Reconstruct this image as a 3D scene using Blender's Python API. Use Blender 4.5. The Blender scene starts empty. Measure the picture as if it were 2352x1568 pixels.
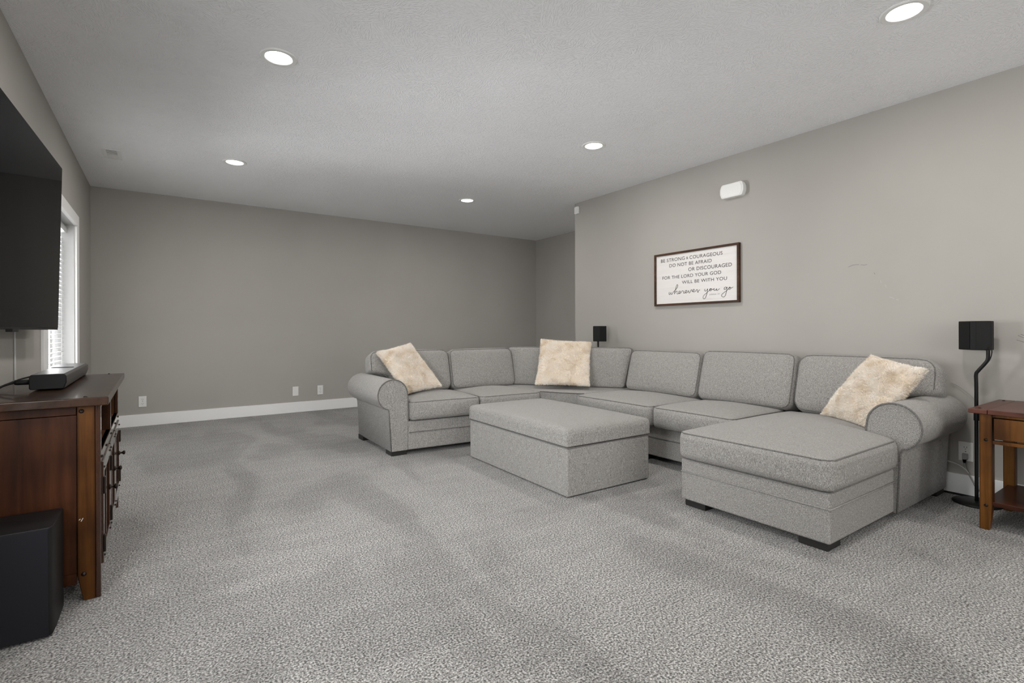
import bpy, bmesh, math, random
from mathutils import Vector, Matrix
random.seed(7)
PI = math.pi
scene = bpy.context.scene
C = scene.collection

# ------------------------------------------------------------------ camera
CAMZ = 1.0524
cd = bpy.data.cameras.new('camera'); cam = bpy.data.objects.new('camera', cd); C.objects.link(cam)
cd.sensor_width = 36.0; cd.lens = 36.0 * 1158.78 / 2352.0
cd.shift_y = -26.2 / 2352.0
cd.clip_start = 0.05
_y = math.radians(34.605); _r = math.radians(-0.1937)
fw = Vector((math.sin(_y), math.cos(_y), 0)); r0 = Vector((math.cos(_y), -math.sin(_y), 0)); u0 = r0.cross(fw)
rt = r0 * math.cos(_r) + u0 * math.sin(_r); up = -r0 * math.sin(_r) + u0 * math.cos(_r)
cam.matrix_world = Matrix(((rt.x, up.x, -fw.x, 0), (rt.y, up.y, -fw.y, 0), (rt.z, up.z, -fw.z, CAMZ), (0, 0, 0, 1)))
scene.camera = cam

# ------------------------------------------------------------------ world, daylight, exposure
w = bpy.data.worlds.new('world'); scene.world = w; w.use_nodes = True
w.node_tree.nodes['Background'].inputs[0].default_value = (0.92, 0.96, 1.0, 1)
def area(name, loc, rot, sx, sy, power, col=(1, 1, 1), shape='RECTANGLE', spread=PI):
    l = bpy.data.lights.new(name, 'AREA'); l.shape = shape; l.size = sx; l.size_y = sy; l.energy = power; l.color = col; l.spread = spread
    o = bpy.data.objects.new(name, l); C.objects.link(o); o.location = loc; o.rotation_euler = rot
    return o
# area lamps as daylight: outside the blind-covered window and at added unseen openings
PW = dict(flank=15.0, flank_up=22.0, sky=1400.0, ground=1600.0, front=190.0, rear=52.0, lamp=12.8, world=0.75)
w.node_tree.nodes['Background'].inputs[1].default_value = PW['world']
area('added_flank_light', (-0.83, 1.17, 1.30), (0, -PI / 2 + math.radians(16), 0), 1.25, 1.28, PW['flank'], (0.96, 0.98, 1.0), spread=math.radians(125))  # lamp added at the unseen window beside the television
_df = Vector((2.0, 4.2, 0.5)) - Vector((-0.84, 1.17, 1.35))
area('added_flank_beam', (-0.84, 1.17, 1.35), _df.to_track_quat('-Z', 'Y').to_euler(), 0.9, 0.9, PW['flank_up'], (0.98, 0.99, 1.0), spread=math.radians(100))  # added beam from the unseen window, aimed at the ottoman and left arm
area('added_rear_light', (1.9, -2.68, 1.35), (PI / 2, 0, 0), 2.2, 1.4, PW['rear'], (1.0, 0.99, 0.97))  # lamp added at an unseen opening behind the camera
_dk = Vector((-0.64, 5.1, 1.3)) - Vector((-2.3, 7.2, 2.5))
area('daylight_sky', (-2.3, 7.2, 2.5), _dk.to_track_quat('-Z', 'Y').to_euler(), 2.4, 2.4, PW['sky'], (0.97, 0.985, 1.0))
_dg = Vector((-0.64, 5.1, 1.35)) - Vector((-2.0, 6.75, 0.0))
area('added_ground_uplight', (-2.0, 6.75, 0.0), _dg.to_track_quat('-Z', 'Y').to_euler(), 2.0, 2.0, PW['ground'], (0.98, 0.99, 1.0))  # added uplight, set obliquely so the visible jamb stays unlit
area('added_ground_uplight_front', (-2.0, 5.10, 0.1), (0, -PI / 2 - math.radians(35), 0), 2.2, 2.6, PW['front'], (0.98, 0.99, 1.0))  # added square-on uplight to lift the far ceiling
LAMP_W = PW['lamp']
scene.view_settings.view_transform = 'Standard'; scene.view_settings.look = 'None'
scene.view_settings.exposure = 0.0; scene.view_settings.gamma = 1.0
scene.view_settings.use_curve_mapping = False

# ------------------------------------------------------------------ helpers
ORG = {}
def org(p):
    return ORG.get(p.name, Vector((0, 0, 0))) if p else Vector((0, 0, 0))
def tag(o, label=None, cat=None, group=None, kind=None):
    if label: o['label'] = label
    if cat: o['category'] = cat
    if group: o['group'] = group
    if kind: o['kind'] = kind
    return o
def thing(name, label, cat, loc, group=None, rotz=0.0, local=False):
    o = bpy.data.objects.new(name, None); C.objects.link(o)
    o.empty_display_size = 0.1
    o.location = loc; o.rotation_euler = (0, 0, rotz)
    ORG[o.name] = Vector((0, 0, 0)) if local else Vector(loc)
    return tag(o, label, cat, group)
def obj(name, bm, m, parent=None, bevel=0.0, smooth=False, seg=2, at=None, M=None, ang=35):
    """one mesh object; geometry is given in world space (or in the thing's own space for local things)"""
    if M is not None: bmesh.ops.transform(bm, matrix=M, verts=bm.verts)
    bmesh.ops.recalc_face_normals(bm, faces=bm.faces)
    me = bpy.data.meshes.new(name); o0 = org(parent)
    if parent is None:
        xs = [v.co for v in bm.verts]
        lo = Vector([min(v[i] for v in xs) for i in range(3)]); hi = Vector([max(v[i] for v in xs) for i in range(3)])
        o0 = Vector(at) if at is not None else Vector(((lo.x + hi.x) / 2, (lo.y + hi.y) / 2, lo.z))
    bmesh.ops.translate(bm, vec=-o0, verts=bm.verts)
    bm.to_mesh(me); bm.free()
    if smooth:
        for p in me.polygons: p.use_smooth = True
    o = bpy.data.objects.new(name, me); C.objects.link(o)
    if m: me.materials.append(m)
    if parent: o.parent = parent; ORG[o.name] = o0
    else: o.location = o0; ORG[o.name] = o0
    if bevel > 0:
        b = o.modifiers.new('bevel', 'BEVEL'); b.width = bevel; b.segments = seg; b.limit_method = 'ANGLE'; b.angle_limit = math.radians(ang)
        for p in me.polygons: p.use_smooth = True
        b.harden_normals = True
    return o
def struct(name, bm, m, parent=None, **k):
    o = obj(name, bm, m, parent, **k)
    if parent is None: o['kind'] = 'structure'
    return o
def copy_tree(o, parent=None):
    c = o.copy(); C.objects.link(c); c.parent = parent
    for ch in list(o.children): copy_tree(ch, c)
    return c
def box(x0, x1, y0, y1, z0, z1, bm=None):
    bm = bm or bmesh.new()
    vs = [bm.verts.new((x, y, z)) for z in (z0, z1) for y in (y0, y1) for x in (x0, x1)]
    for f in ((0, 2, 3, 1), (4, 5, 7, 6), (0, 1, 5, 4), (2, 6, 7, 3), (0, 4, 6, 2), (1, 3, 7, 5)):
        bm.faces.new([vs[i] for i in f])
    return bm
def prism(pts, z0, z1, bm=None):
    bm = bm or bmesh.new()
    a = [bm.verts.new((p[0], p[1], z0)) for p in pts]; b = [bm.verts.new((p[0], p[1], z1)) for p in pts]
    bm.faces.new(list(reversed(a))); bm.faces.new(b)
    n = len(pts)
    for i in range(n): bm.faces.new((a[i], a[(i + 1) % n], b[(i + 1) % n], b[i]))
    return bm
def loft(rings, bm=None, cap=True, closed_ring=True):
    bm = bm or bmesh.new()
    R = [[bm.verts.new(p) for p in r] for r in rings]
    n = len(rings[0])
    for i in range(len(R) - 1):
        for j in range(n if closed_ring else n - 1):
            bm.faces.new((R[i][j], R[i][(j + 1) % n], R[i + 1][(j + 1) % n], R[i + 1][j]))
    if cap: bm.faces.new(list(reversed(R[0]))); bm.faces.new(R[-1])
    return bm
def lathe(c, prof, n=24, bm=None, axis='z'):
    rings = []
    for r, h in prof:
        ring = []
        for k in range(n):
            a = 2 * PI * k / n
            p = (r * math.cos(a), r * math.sin(a), h)
            if axis == 'x': p = (h, p[0], p[1])
            if axis == 'y': p = (p[1], h, p[0])
            ring.append((c[0] + p[0], c[1] + p[1], c[2] + p[2]))
        rings.append(ring)
    return loft(rings, bm)
def smooth_path(pts, per=6, closed=False):
    P = [Vector(p) for p in pts]; n = len(P); out = []
    for i in range(n if closed else n - 1):
        p1 = P[i]; p2 = P[(i + 1) % n]
        p0 = P[(i - 1) % n] if closed or i > 0 else p1
        p3 = P[(i + 2) % n] if closed or i < n - 2 else p2
        for k in range(per):
            t = k / per
            out.append(0.5 * ((2 * p1) + (p2 - p0) * t + (2 * p0 - 5 * p1 + 4 * p2 - p3) * t * t + (3 * p1 - p0 - 3 * p2 + p3) * t ** 3))
    if not closed: out.append(P[-1])
    return out
def tube(pts, r, n=8, bm=None, closed=False):
    bm = bm or bmesh.new()
    P = [Vector(p) for p in pts]; m = len(P); rings = []
    prev = None
    for i in range(m):
        if closed: t = P[(i + 1) % m] - P[i - 1]
        else: t = P[min(i + 1, m - 1)] - P[max(i - 1, 0)]
        t.normalize()
        if prev is None:
            a = Vector((0, 0, 1)) if abs(t.z) < 0.9 else Vector((1, 0, 0))
            u = t.cross(a).normalized()
        else:
            u = (prev - t * prev.dot(t)).normalized()
        prev = u; v = t.cross(u)
        rings.append([bm.verts.new(P[i] + (u * math.cos(2 * PI * k / n) + v * math.sin(2 * PI * k / n)) * r) for k in range(n)])
    for i in range(m if closed else m - 1):
        A = rings[i]; B = rings[(i + 1) % m]
        for k in range(n): bm.faces.new((A[k], A[(k + 1) % n], B[(k + 1) % n], B[k]))
    if not closed: bm.faces.new(list(reversed(rings[0]))); bm.faces.new(rings[-1])
    return bm

# ------------------------------------------------------------------ materials
def new_mat(name):
    m = bpy.data.materials.new(name); m.use_nodes = True
    return m, m.node_tree.nodes, m.node_tree.links, m.node_tree.nodes['Principled BSDF']
def plain(name, col, rough=0.5, metal=0.0, emit=None, es=0.0, spec=None, alpha=None, trans=0.0):
    m, N, L, b = new_mat(name)
    b.inputs['Base Color'].default_value = (*col, 1); b.inputs['Roughness'].default_value = rough; b.inputs['Metallic'].default_value = metal
    if emit: b.inputs['Emission Color'].default_value = (*emit, 1); b.inputs['Emission Strength'].default_value = es
    if spec is not None: b.inputs['Specular IOR Level'].default_value = spec
    if trans: b.inputs['Transmission Weight'].default_value = trans
    return m
def node(N, t, **k):
    n = N.new(t)
    for a, v in k.items(): setattr(n, a, v)
    return n
def ramp(N, stops, interp='LINEAR'):
    r = N.new('ShaderNodeValToRGB'); r.color_ramp.interpolation = interp
    e = r.color_ramp.elements
    while len(e) < len(stops): e.new(0.5)
    for i, (p, c) in enumerate(stops): e[i].position = p; e[i].color = (*c, 1)
    return r
def mapping(N, L, coord='Object', scale=(1, 1, 1), rot=(0, 0, 0)):
    t = N.new('ShaderNodeTexCoord'); mp = N.new('ShaderNodeMapping')
    mp.inputs['Scale'].default_value = scale; mp.inputs['Rotation'].default_value = rot
    L.new(t.outputs[coord], mp.inputs['Vector']); return mp
def noise(N, L, vec, scale, detail=2.0, rough=0.5, dist=0.0):
    n = N.new('ShaderNodeTexNoise'); n.inputs['Scale'].default_value = scale; n.inputs['Detail'].default_value = detail
    n.inputs['Roughness'].default_value = rough; n.inputs['Distortion'].default_value = dist
    L.new(vec, n.inputs['Vector']); return n
def bump(N, L, h, b, strength, dist):
    bp = N.new('ShaderNodeBump'); bp.inputs['Strength'].default_value = strength; bp.inputs['Distance'].default_value = dist
    L.new(h, bp.inputs['Height']); L.new(bp.outputs[0], b.inputs['Normal']); return bp
def mixc(N, L, fac, a, b_, blend='MIX'):
    mx = N.new('ShaderNodeMix'); mx.data_type = 'RGBA'; mx.blend_type = blend
    if isinstance(fac, (int, float)): mx.inputs[0].default_value = fac
    else: L.new(fac, mx.inputs[0])
    for s, i in ((a, 6), (b_, 7)):
        if isinstance(s, tuple): mx.inputs[i].default_value = (*s, 1)
        else: L.new(s, mx.inputs[i])
    return mx.outputs[2]

def wall_paint(name, col):
    m, N, L, b = new_mat(name)
    mp = mapping(N, L)
    n1 = noise(N, L, mp.outputs[0], 1.3, 3); n2 = noise(N, L, mp.outputs[0], 160, 3)
    r = ramp(N, [(0.3, tuple(c * 0.97 for c in col)), (0.7, tuple(min(1, c * 1.03) for c in col))])
    L.new(n1.outputs['Fac'], r.inputs[0]); L.new(r.outputs[0], b.inputs['Base Color'])
    b.inputs['Roughness'].default_value = 0.75; b.inputs['Specular IOR Level'].default_value = 0.3
    bump(N, L, n2.outputs['Fac'], b, 0.10, 0.002)
    return m
M_WALL = wall_paint('greige_wall_paint', (0.385, 0.368, 0.340))
M_TRIM = plain('white_trim_paint', (0.86, 0.86, 0.855), 0.4)
M_PLASTIC = plain('white_plastic', (0.78, 0.78, 0.76), 0.45)
M_PLASTIC_GREY = plain('shaded_slot_plastic', (0.16, 0.16, 0.157), 0.5)

def ceiling_mat():
    m, N, L, b = new_mat('stomped_ceiling_texture')
    t = N.new('ShaderNodeTexCoord')
    warp = noise(N, L, t.outputs['Object'], 6.0, 2)
    add = N.new('ShaderNodeVectorMath'); add.operation = 'MULTIPLY_ADD'
    L.new(warp.outputs['Color'], add.inputs[0]); add.inputs[1].default_value = (0.12, 0.12, 0); L.new(t.outputs['Object'], add.inputs[2])
    vo = N.new('ShaderNodeTexVoronoi'); vo.inputs['Scale'].default_value = 10.5; L.new(add.outputs[0], vo.inputs['Vector'])
    sep = N.new('ShaderNodeSeparateColor'); L.new(vo.outputs['Color'], sep.inputs[0])
    mul = N.new('ShaderNodeMath'); mul.operation = 'MULTIPLY'; mul.inputs[1].default_value = 6.283; L.new(sep.outputs[0], mul.inputs[0])
    vr = N.new('ShaderNodeVectorRotate'); vr.rotation_type = 'Z_AXIS'; L.new(t.outputs['Object'], vr.inputs['Vector']); L.new(mul.outputs[0], vr.inputs['Angle'])
    mp = N.new('ShaderNodeMapping'); mp.inputs['Scale'].default_value = (34, 135, 1); L.new(vr.outputs[0], mp.inputs['Vector'])
    n1 = noise(N, L, mp.outputs[0], 1.0, 2.0, 0.5)
    r1 = ramp(N, [(0.47, (0, 0, 0)), (0.62, (1, 1, 1))]); L.new(n1.outputs['Fac'], r1.inputs[0])
    n2 = noise(N, L, t.outputs['Object'], 2.6, 3); r2 = ramp(N, [(0.38, (0.55, 0.55, 0.55)), (0.62, (1, 1, 1))]); L.new(n2.outputs['Fac'], r2.inputs[0])
    h = mixc(N, L, 1.0, r1.outputs[0], r2.outputs[0], 'MULTIPLY')
    bump(N, L, h, b, 0.6, 0.005)
    b.inputs['Base Color'].default_value = (0.88, 0.885, 0.90, 1); b.inputs['Roughness'].default_value = 0.9; b.inputs['Specular IOR Level'].default_value = 0.2
    return m
M_CEIL = ceiling_mat()

def carpet_mat():
    m, N, L, b = new_mat('grey_cut_pile_carpet')
    mp = mapping(N, L)
    n1 = noise(N, L, mp.outputs[0], 140, 3.0, 0.6, 0.15)
    r1 = ramp(N, [(0.36, (0.060, 0.058, 0.055)), (0.50, (0.300, 0.292, 0.281)), (0.64, (0.68, 0.665, 0.645))])
    L.new(n1.outputs['Fac'], r1.inputs[0])
    # pile brushed in different directions: broad soft-edged patches
    mp2 = mapping(N, L, scale=(1.0, 0.45, 1), rot=(0, 0, math.radians(-28)))
    wv = noise(N, L, mp2.outputs[0], 1.9, 2.0, 0.5, 0.7)
    r2 = ramp(N, [(0.34, (0.80, 0.80, 0.80)), (0.455, (0.88, 0.88, 0.88)), (0.485, (0.98, 0.98, 0.98)), (0.64, (1.08, 1.08, 1.08))]); L.new(wv.outputs['Fac'], r2.inputs[0])
    mp3 = mapping(N, L, scale=(2.0, 9.0, 1), rot=(0, 0, math.radians(-20)))
    n3 = noise(N, L, mp3.outputs[0], 1.3, 3); r3 = ramp(N, [(0.35, (0.93, 0.93, 0.93)), (0.65, (1.05, 1.05, 1.05))]); L.new(n3.outputs['Fac'], r3.inputs[0])
    c = mixc(N, L, 1.0, r1.outputs[0], r2.outputs[0], 'MULTIPLY'); c = mixc(N, L, 1.0, c, r3.outputs[0], 'MULTIPLY')
    L.new(c, b.inputs['Base Color'])
    b.inputs['Roughness'].default_value = 0.95; b.inputs['Specular IOR Level'].default_value = 0.1
    b.inputs['Sheen Weight'].default_value = 0.15
    bump(N, L, n1.outputs['Fac'], b, 0.9, 0.012)
    return m
M_CARPET = carpet_mat()

def fabric_mat(name, k=1.0):
    m, N, L, b = new_mat(name)
    mp = mapping(N, L, scale=(520, 520, 140))
    n1 = noise(N, L, mp.outputs[0], 1.0, 2.0, 0.6)
    mp2 = mapping(N, L, scale=(150, 150, 34)); n2 = noise(N, L, mp2.outputs[0], 1.0, 1.0)
    r1 = ramp(N, [(0.30, (0.117 * k, 0.112 * k, 0.106 * k)), (0.5, (0.290 * k, 0.279 * k, 0.265 * k)), (0.70, (0.51 * k, 0.492 * k, 0.468 * k))])
    L.new(n1.outputs['Fac'], r1.inputs[0])
    r2 = ramp(N, [(0.3, (0.9, 0.9, 0.9)), (0.7, (1.1, 1.1, 1.1))]); L.new(n2.outputs['Fac'], r2.inputs[0])
    c = mixc(N, L, 1.0, r1.outputs[0], r2.outputs[0], 'MULTIPLY'); L.new(c, b.inputs['Base Color'])
    b.inputs['Roughness'].default_value = 0.95; b.inputs['Specular IOR Level'].default_value = 0.15
    b.inputs['Sheen Weight'].default_value = 0.1
    bump(N, L, n1.outputs['Fac'], b, 0.22, 0.003)
    return m
M_FAB = fabric_mat('grey_tweed_upholstery', 0.95)
M_PIPE = fabric_mat('darker_tweed_piping', 0.5)

def wood_mat(name, dark, mid, light, grain='z', rough=0.32, edge=None, coat=0.0):
    m, N, L, b = new_mat(name)
    sc = {'x': (1.6, 26, 26), 'y': (26, 1.6, 26), 'z': (26, 26, 1.6)}[grain]
    mp = mapping(N, L, scale=sc)
    n1 = noise(N, L, mp.outputs[0], 1.0, 5, 0.6, 0.4)
    r1 = ramp(N, [(0.25, dark), (0.5, mid), (0.75, light)]); L.new(n1.outputs['Fac'], r1.inputs[0])
    mp2 = mapping(N, L, scale=(5, 5, 5)); n2 = noise(N, L, mp2.outputs[0], 1.0, 3)
    r2 = ramp(N, [(0.32, (0.62, 0.58, 0.55)), (0.6, (1.06, 1.06, 1.06))]); L.new(n2.outputs['Fac'], r2.inputs[0])
    c = mixc(N, L, 1.0, r1.outputs[0], r2.outputs[0], 'MULTIPLY')
    if edge:   # rubbed-through middle and dark-glazed edges across one face direction
        t = N.new('ShaderNodeTexCoord'); s = N.new('ShaderNodeSeparateXYZ'); L.new(t.outputs['Generated'], s.inputs[0])
        re = ramp(N, [(0.0, (0.30, 0.26, 0.25)), (0.16, (0.95, 0.95, 0.95)), (0.84, (1, 1, 1)), (1.0, (0.42, 0.36, 0.34))])
        L.new(s.outputs[{'x': 0, 'y': 1, 'z': 2}[edge]], re.inputs[0])
        c = mixc(N, L, 1.0, c, re.outputs[0], 'MULTIPLY')
    L.new(c, b.inputs['Base Color']); b.inputs['Roughness'].default_value = rough
    b.inputs['Specular IOR Level'].default_value = 0.18
    if coat: b.inputs['Coat Weight'].default_value = coat; b.inputs['Coat Roughness'].default_value = 0.07
    else: bump(N, L, n1.outputs['Fac'], b, 0.08, 0.002)
    return m
M_WOOD_TOP = wood_mat('cabinet_top_wood', (0.018, 0.008, 0.0045), (0.034, 0.0155, 0.008), (0.052, 0.024, 0.012), 'y', 0.35, coat=0.35)
M_WOOD_PANEL = wood_mat('dark_cherry_panel', (0.018, 0.0050, 0.0018), (0.042, 0.0125, 0.0042), (0.075, 0.025, 0.0085), 'z', 0.40)
M_WOOD_LEG = wood_mat('burnished_leg_wood', (0.030, 0.0105, 0.0022), (0.080, 0.029, 0.0056), (0.13, 0.053, 0.0105), 'z', 0.36, 'x')
M_WOOD_DARK = wood_mat('dark_brown_wood', (0.012, 0.005, 0.0025), (0.024, 0.010, 0.005), (0.038, 0.016, 0.008), 'y', 0.4)  # darker brown for the back panel and cabinet floor
M_WOOD_SHELF = wood_mat('cubby_shelf_wood', (0.040, 0.015, 0.005), (0.08, 0.030, 0.011), (0.12, 0.048, 0.018), 'y', 0.4)
M_WOOD_FRONT = wood_mat('glossy_front_wood', (0.022, 0.008, 0.004), (0.042, 0.016, 0.0075), (0.065, 0.026, 0.013), 'z', 0.25, coat=1.0)
M_ET_LEG = wood_mat('end_table_leg_wood', (0.070, 0.025, 0.005), (0.165, 0.065, 0.0125), (0.25, 0.11, 0.024), 'z', 0.36, 'y')
M_ET_TOP = wood_mat('end_table_top_wood', (0.065, 0.023, 0.016), (0.098, 0.037, 0.025), (0.13, 0.053, 0.036), 'y', 0.30)
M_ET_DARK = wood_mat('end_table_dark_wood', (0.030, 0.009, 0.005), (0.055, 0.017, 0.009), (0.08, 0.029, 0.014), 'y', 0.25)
M_BLACK = plain('matte_black_plastic', (0.008, 0.008, 0.008), 0.55, spec=0.2)
M_BLACK_METAL = plain('black_satin_metal', (0.009, 0.009, 0.009), 0.45, 0.0, spec=0.25)
M_IRON = plain('oil_rubbed_iron', (0.022, 0.014, 0.010), 0.4, 0.6)
M_FOOT = plain('black_sofa_foot', (0.012, 0.011, 0.010), 0.55)
M_SCREEN = plain('tv_screen_glass', (0.006, 0.006, 0.0065), 0.05, 0.0, spec=0.007)
M_CORD_GREY = plain('grey_cord', (0.30, 0.29, 0.28), 0.6)
M_CORD_WHITE = plain('translucent_white_cord', (0.55, 0.55, 0.54), 0.5)
M_GLASS_DARK = plain('dark_cabinet_glass', (0.012, 0.010, 0.009), 0.06)
M_LENS = plain('lit_lens', (0.9, 0.9, 0.9), 0.5, emit=(1, 0.99, 0.97), es=9.0)

# ------------------------------------------------------------------ room shell
H = 2.6; XL = -0.64; YB = 6.962; XR = 4.162; XA = 5.31; YJ = 4.661; YR = -2.7; XE = 5.6
struct('floor', box(XL - 0.3, XE, YR - 0.15, YB + 0.15, -0.12, 0.0), M_CARPET, at=(0, 0, 0))
struct('ceiling', box(XL - 0.3, XE, YR - 0.15, YB + 0.15, H, H + 0.1), M_CEIL, at=(0, 0, H))
struct('wall_back', box(XL - 0.3, XE, YB, YB + 0.14, 0, H), M_WALL, at=(0, YB, 0))
wr = struct('wall_right', box(XR, XR + 0.13, YR, YJ, 0, H), M_WALL, at=(XR, 0, 0))
struct('wall_alcove', box(XA, XA + 0.13, YJ - 0.13, YB, 0, H), M_WALL, at=(XA, YJ, 0))
struct('wall_return', box(XR + 0.13, XA, YJ - 0.13, YJ, 0, H), M_WALL, at=(XR, YJ, 0))
# left wall with two openings (blind-covered window, an added unseen one on the near side of the television)
WY0, WY1, WZ0, WZ1 = 4.44, 5.78, 0.62, 1.985
PY0, PY1, PZ0, PZ1 = 0.50, 1.84, 0.62, 1.985
bm = bmesh.new(); xo = XL - 0.22
for a in ((YR, PY0, 0, H), (PY0, PY1, 0, PZ0), (PY0, PY1, PZ1, H), (PY1, WY0, 0, H), (WY0, WY1, 0, WZ0), (WY0, WY1, WZ1, H), (WY1, YB, 0, H)):
    box(xo, XL, a[0], a[1], a[2], a[3], bm)
struct('wall_left', bm, M_WALL, at=(XL, 0, 0))
bm = bmesh.new(); RX0, RX1, RZ0, RZ1 = 0.8, 3.0, 0.65, 2.05  # rear wall opening added for the lamp behind the camera
for a in ((XL, RX0, 0, H), (RX1, XR, 0, H), (RX0, RX1, 0, RZ0), (RX0, RX1, RZ1, H)):
    box(a[0], a[1], YR - 0.14, YR, a[2], a[3], bm)
struct('wall_rear', bm, M_WALL, at=(XL, YR, 0))
# baseboards
BB = 0.132
struct('baseboard_back', box(XL, XA, YB - 0.016, YB, 0, BB), M_TRIM, bevel=0.003)
struct('baseboard_right', box(XR - 0.016, XR, YR, YJ, 0, BB), M_TRIM, bevel=0.003)
struct('baseboard_alcove', box(XA - 0.016, XA, YJ, YB, 0, BB), M_TRIM, bevel=0.003)
struct('baseboard_left', box(XL, XL + 0.016, YR, YB, 0, BB), M_TRIM, bevel=0.003)

# ------------------------------------------------------------------ window_1 (far left wall) with horizontal blind
M_JAMB = plain('dimmed_jamb_paint', (0.50, 0.50, 0.495), 0.6, spec=0.2)  # white trim darkened in colour to offset the strong window lamps
def window(name, y0, y1, z0, z1, cw, label):
    W = thing(name, None, None, (XL, (y0 + y1) / 2, z0)); W['kind'] = 'structure'; W['label'] = label
    t = 0.018
    obj('head_casing', box(XL, XL + t, y0 - cw, y1 + cw, z1, z1 + 0.092), M_TRIM, W, bevel=0.003)
    for a, b in ((y0 - cw, y0), (y1, y1 + cw)):
        obj('side_casing', box(XL, XL + t, a, b, z0 - 0.09, z1), M_TRIM, W, bevel=0.003)
    obj('inner_bead', box(XL - 0.004, XL + 0.026, y0 - 0.002, y1 + 0.002, z1 - 0.012, z1 + 0.006), M_TRIM, W, bevel=0.003)
    obj('apron', box(XL, XL + t, y0, y1, z0 - 0.09, z0 - 0.02), M_TRIM, W, bevel=0.003)
    obj('window_sill', box(XL - 0.16, XL + 0.045, y0 - 0.0, y1 + 0.0, z0 - 0.02, z0), M_TRIM, W, bevel=0.004)
    for a, b in ((y0, y0 + 0.012), (y1 - 0.012, y1)):
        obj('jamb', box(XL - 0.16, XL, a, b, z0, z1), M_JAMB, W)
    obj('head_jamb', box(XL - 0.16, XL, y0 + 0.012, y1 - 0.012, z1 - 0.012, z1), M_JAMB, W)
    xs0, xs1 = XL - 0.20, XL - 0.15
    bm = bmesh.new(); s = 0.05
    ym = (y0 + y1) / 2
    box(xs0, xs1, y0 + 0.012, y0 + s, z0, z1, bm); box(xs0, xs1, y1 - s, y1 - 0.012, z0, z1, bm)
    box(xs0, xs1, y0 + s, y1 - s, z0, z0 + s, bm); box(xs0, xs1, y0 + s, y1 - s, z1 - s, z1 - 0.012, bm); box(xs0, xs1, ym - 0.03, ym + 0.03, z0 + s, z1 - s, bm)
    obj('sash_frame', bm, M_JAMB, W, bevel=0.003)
    return W
GLASS, GN, GL, GB = new_mat('clear_window_glass')
tr = GN.new('ShaderNodeBsdfTransparent'); gl = GN.new('ShaderNodeBsdfGlossy'); gl.inputs['Roughness'].default_value = 0.02
mxs = GN.new('ShaderNodeMixShader'); mxs.inputs[0].default_value = 0.06
GL.new(tr.outputs[0], mxs.inputs[1]); GL.new(gl.outputs[0], mxs.inputs[2]); GL.new(mxs.outputs[0], GN['Material Output'].inputs['Surface'])
W1 = window('window_1', WY0, WY1, WZ0, WZ1, 0.14, 'white cased window in the far part of the left wall')
for a, b in ((WY0 + 0.05, (WY0 + WY1) / 2 - 0.03), ((WY0 + WY1) / 2 + 0.03, WY1 - 0.05)):
    obj('pane', box(XL - 0.178, XL - 0.172, a, b, WZ0 + 0.05, WZ1 - 0.05), GLASS, W1)
W2 = window('added_window_2', PY0, PY1, PZ0, PZ1, 0.14, 'white cased window added out of view to let light in beside the television')
for a, b in ((PY0 + 0.05, (PY0 + PY1) / 2 - 0.03), ((PY0 + PY1) / 2 + 0.03, PY1 - 0.05)):
    obj('pane', box(XL - 0.178, XL - 0.172, a, b, PZ0 + 0.05, PZ1 - 0.05), GLASS, W2)  # this unseen window is added as a way in for light
M_SLAT = plain('dimmed_white_slat', (0.50, 0.50, 0.495), 0.6, spec=0.2)  # white slats darkened in colour so the window lamps don't wash them out
BL = thing('window_blind', 'white horizontal slat blind hanging in the window beside the television', 'blind', (XL - 0.09, (WY0 + WY1) / 2, WZ0 + 0.02))
xb = XL - 0.092
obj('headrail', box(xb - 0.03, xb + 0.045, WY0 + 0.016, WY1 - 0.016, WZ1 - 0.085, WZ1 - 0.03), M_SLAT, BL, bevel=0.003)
sp = 0.0372; n_s = int((WZ1 - 0.11 - (WZ0 + 0.06)) / sp)
bm = bmesh.new(); ca, sa = math.cos(math.radians(4)), math.sin(math.radians(4))
pr = [(-0.0235, -0.001), (-0.008, 0.002), (0.008, 0.002), (0.0235, -0.001), (0.0235, 0.0012), (0.008, 0.0042), (-0.008, 0.0042), (-0.0235, 0.0012)]
rg = [[(p[0] * ca - p[1] * sa, y, p[0] * sa + p[1] * ca) for p in pr] for y in (WY0 + 0.02, WY1 - 0.02)]
loft(rg, bm); bmesh.ops.recalc_face_normals(bm, faces=bm.faces)
sm = bpy.data.meshes.new('slat'); bm.to_mesh(sm); bm.free(); sm.materials.append(M_SLAT)
for k in range(n_s):
    s = bpy.data.objects.new('slat', sm); C.objects.link(s); s.parent = BL
    s.location = Vector((xb, 0, WZ0 + 0.075 + k * sp)) - ORG[BL.name]
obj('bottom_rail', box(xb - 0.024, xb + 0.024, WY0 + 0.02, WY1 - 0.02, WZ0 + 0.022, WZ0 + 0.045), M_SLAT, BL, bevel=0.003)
for y in (WY0 + 0.14, (WY0 + WY1) / 2, WY1 - 0.14):
    for dx in (-0.025, 0.025):
        obj('ladder_cord', tube([(xb + dx, y, WZ0 + 0.04), (xb + dx, y, WZ1 - 0.05)], 0.0012, 5), M_SLAT, BL)
obj('tilt_wand', tube([(xb + 0.05, WY0 + 0.10, 1.05), (xb + 0.05, WY0 + 0.10, WZ1 - 0.07)], 0.004, 6), M_SLAT, BL)

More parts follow.
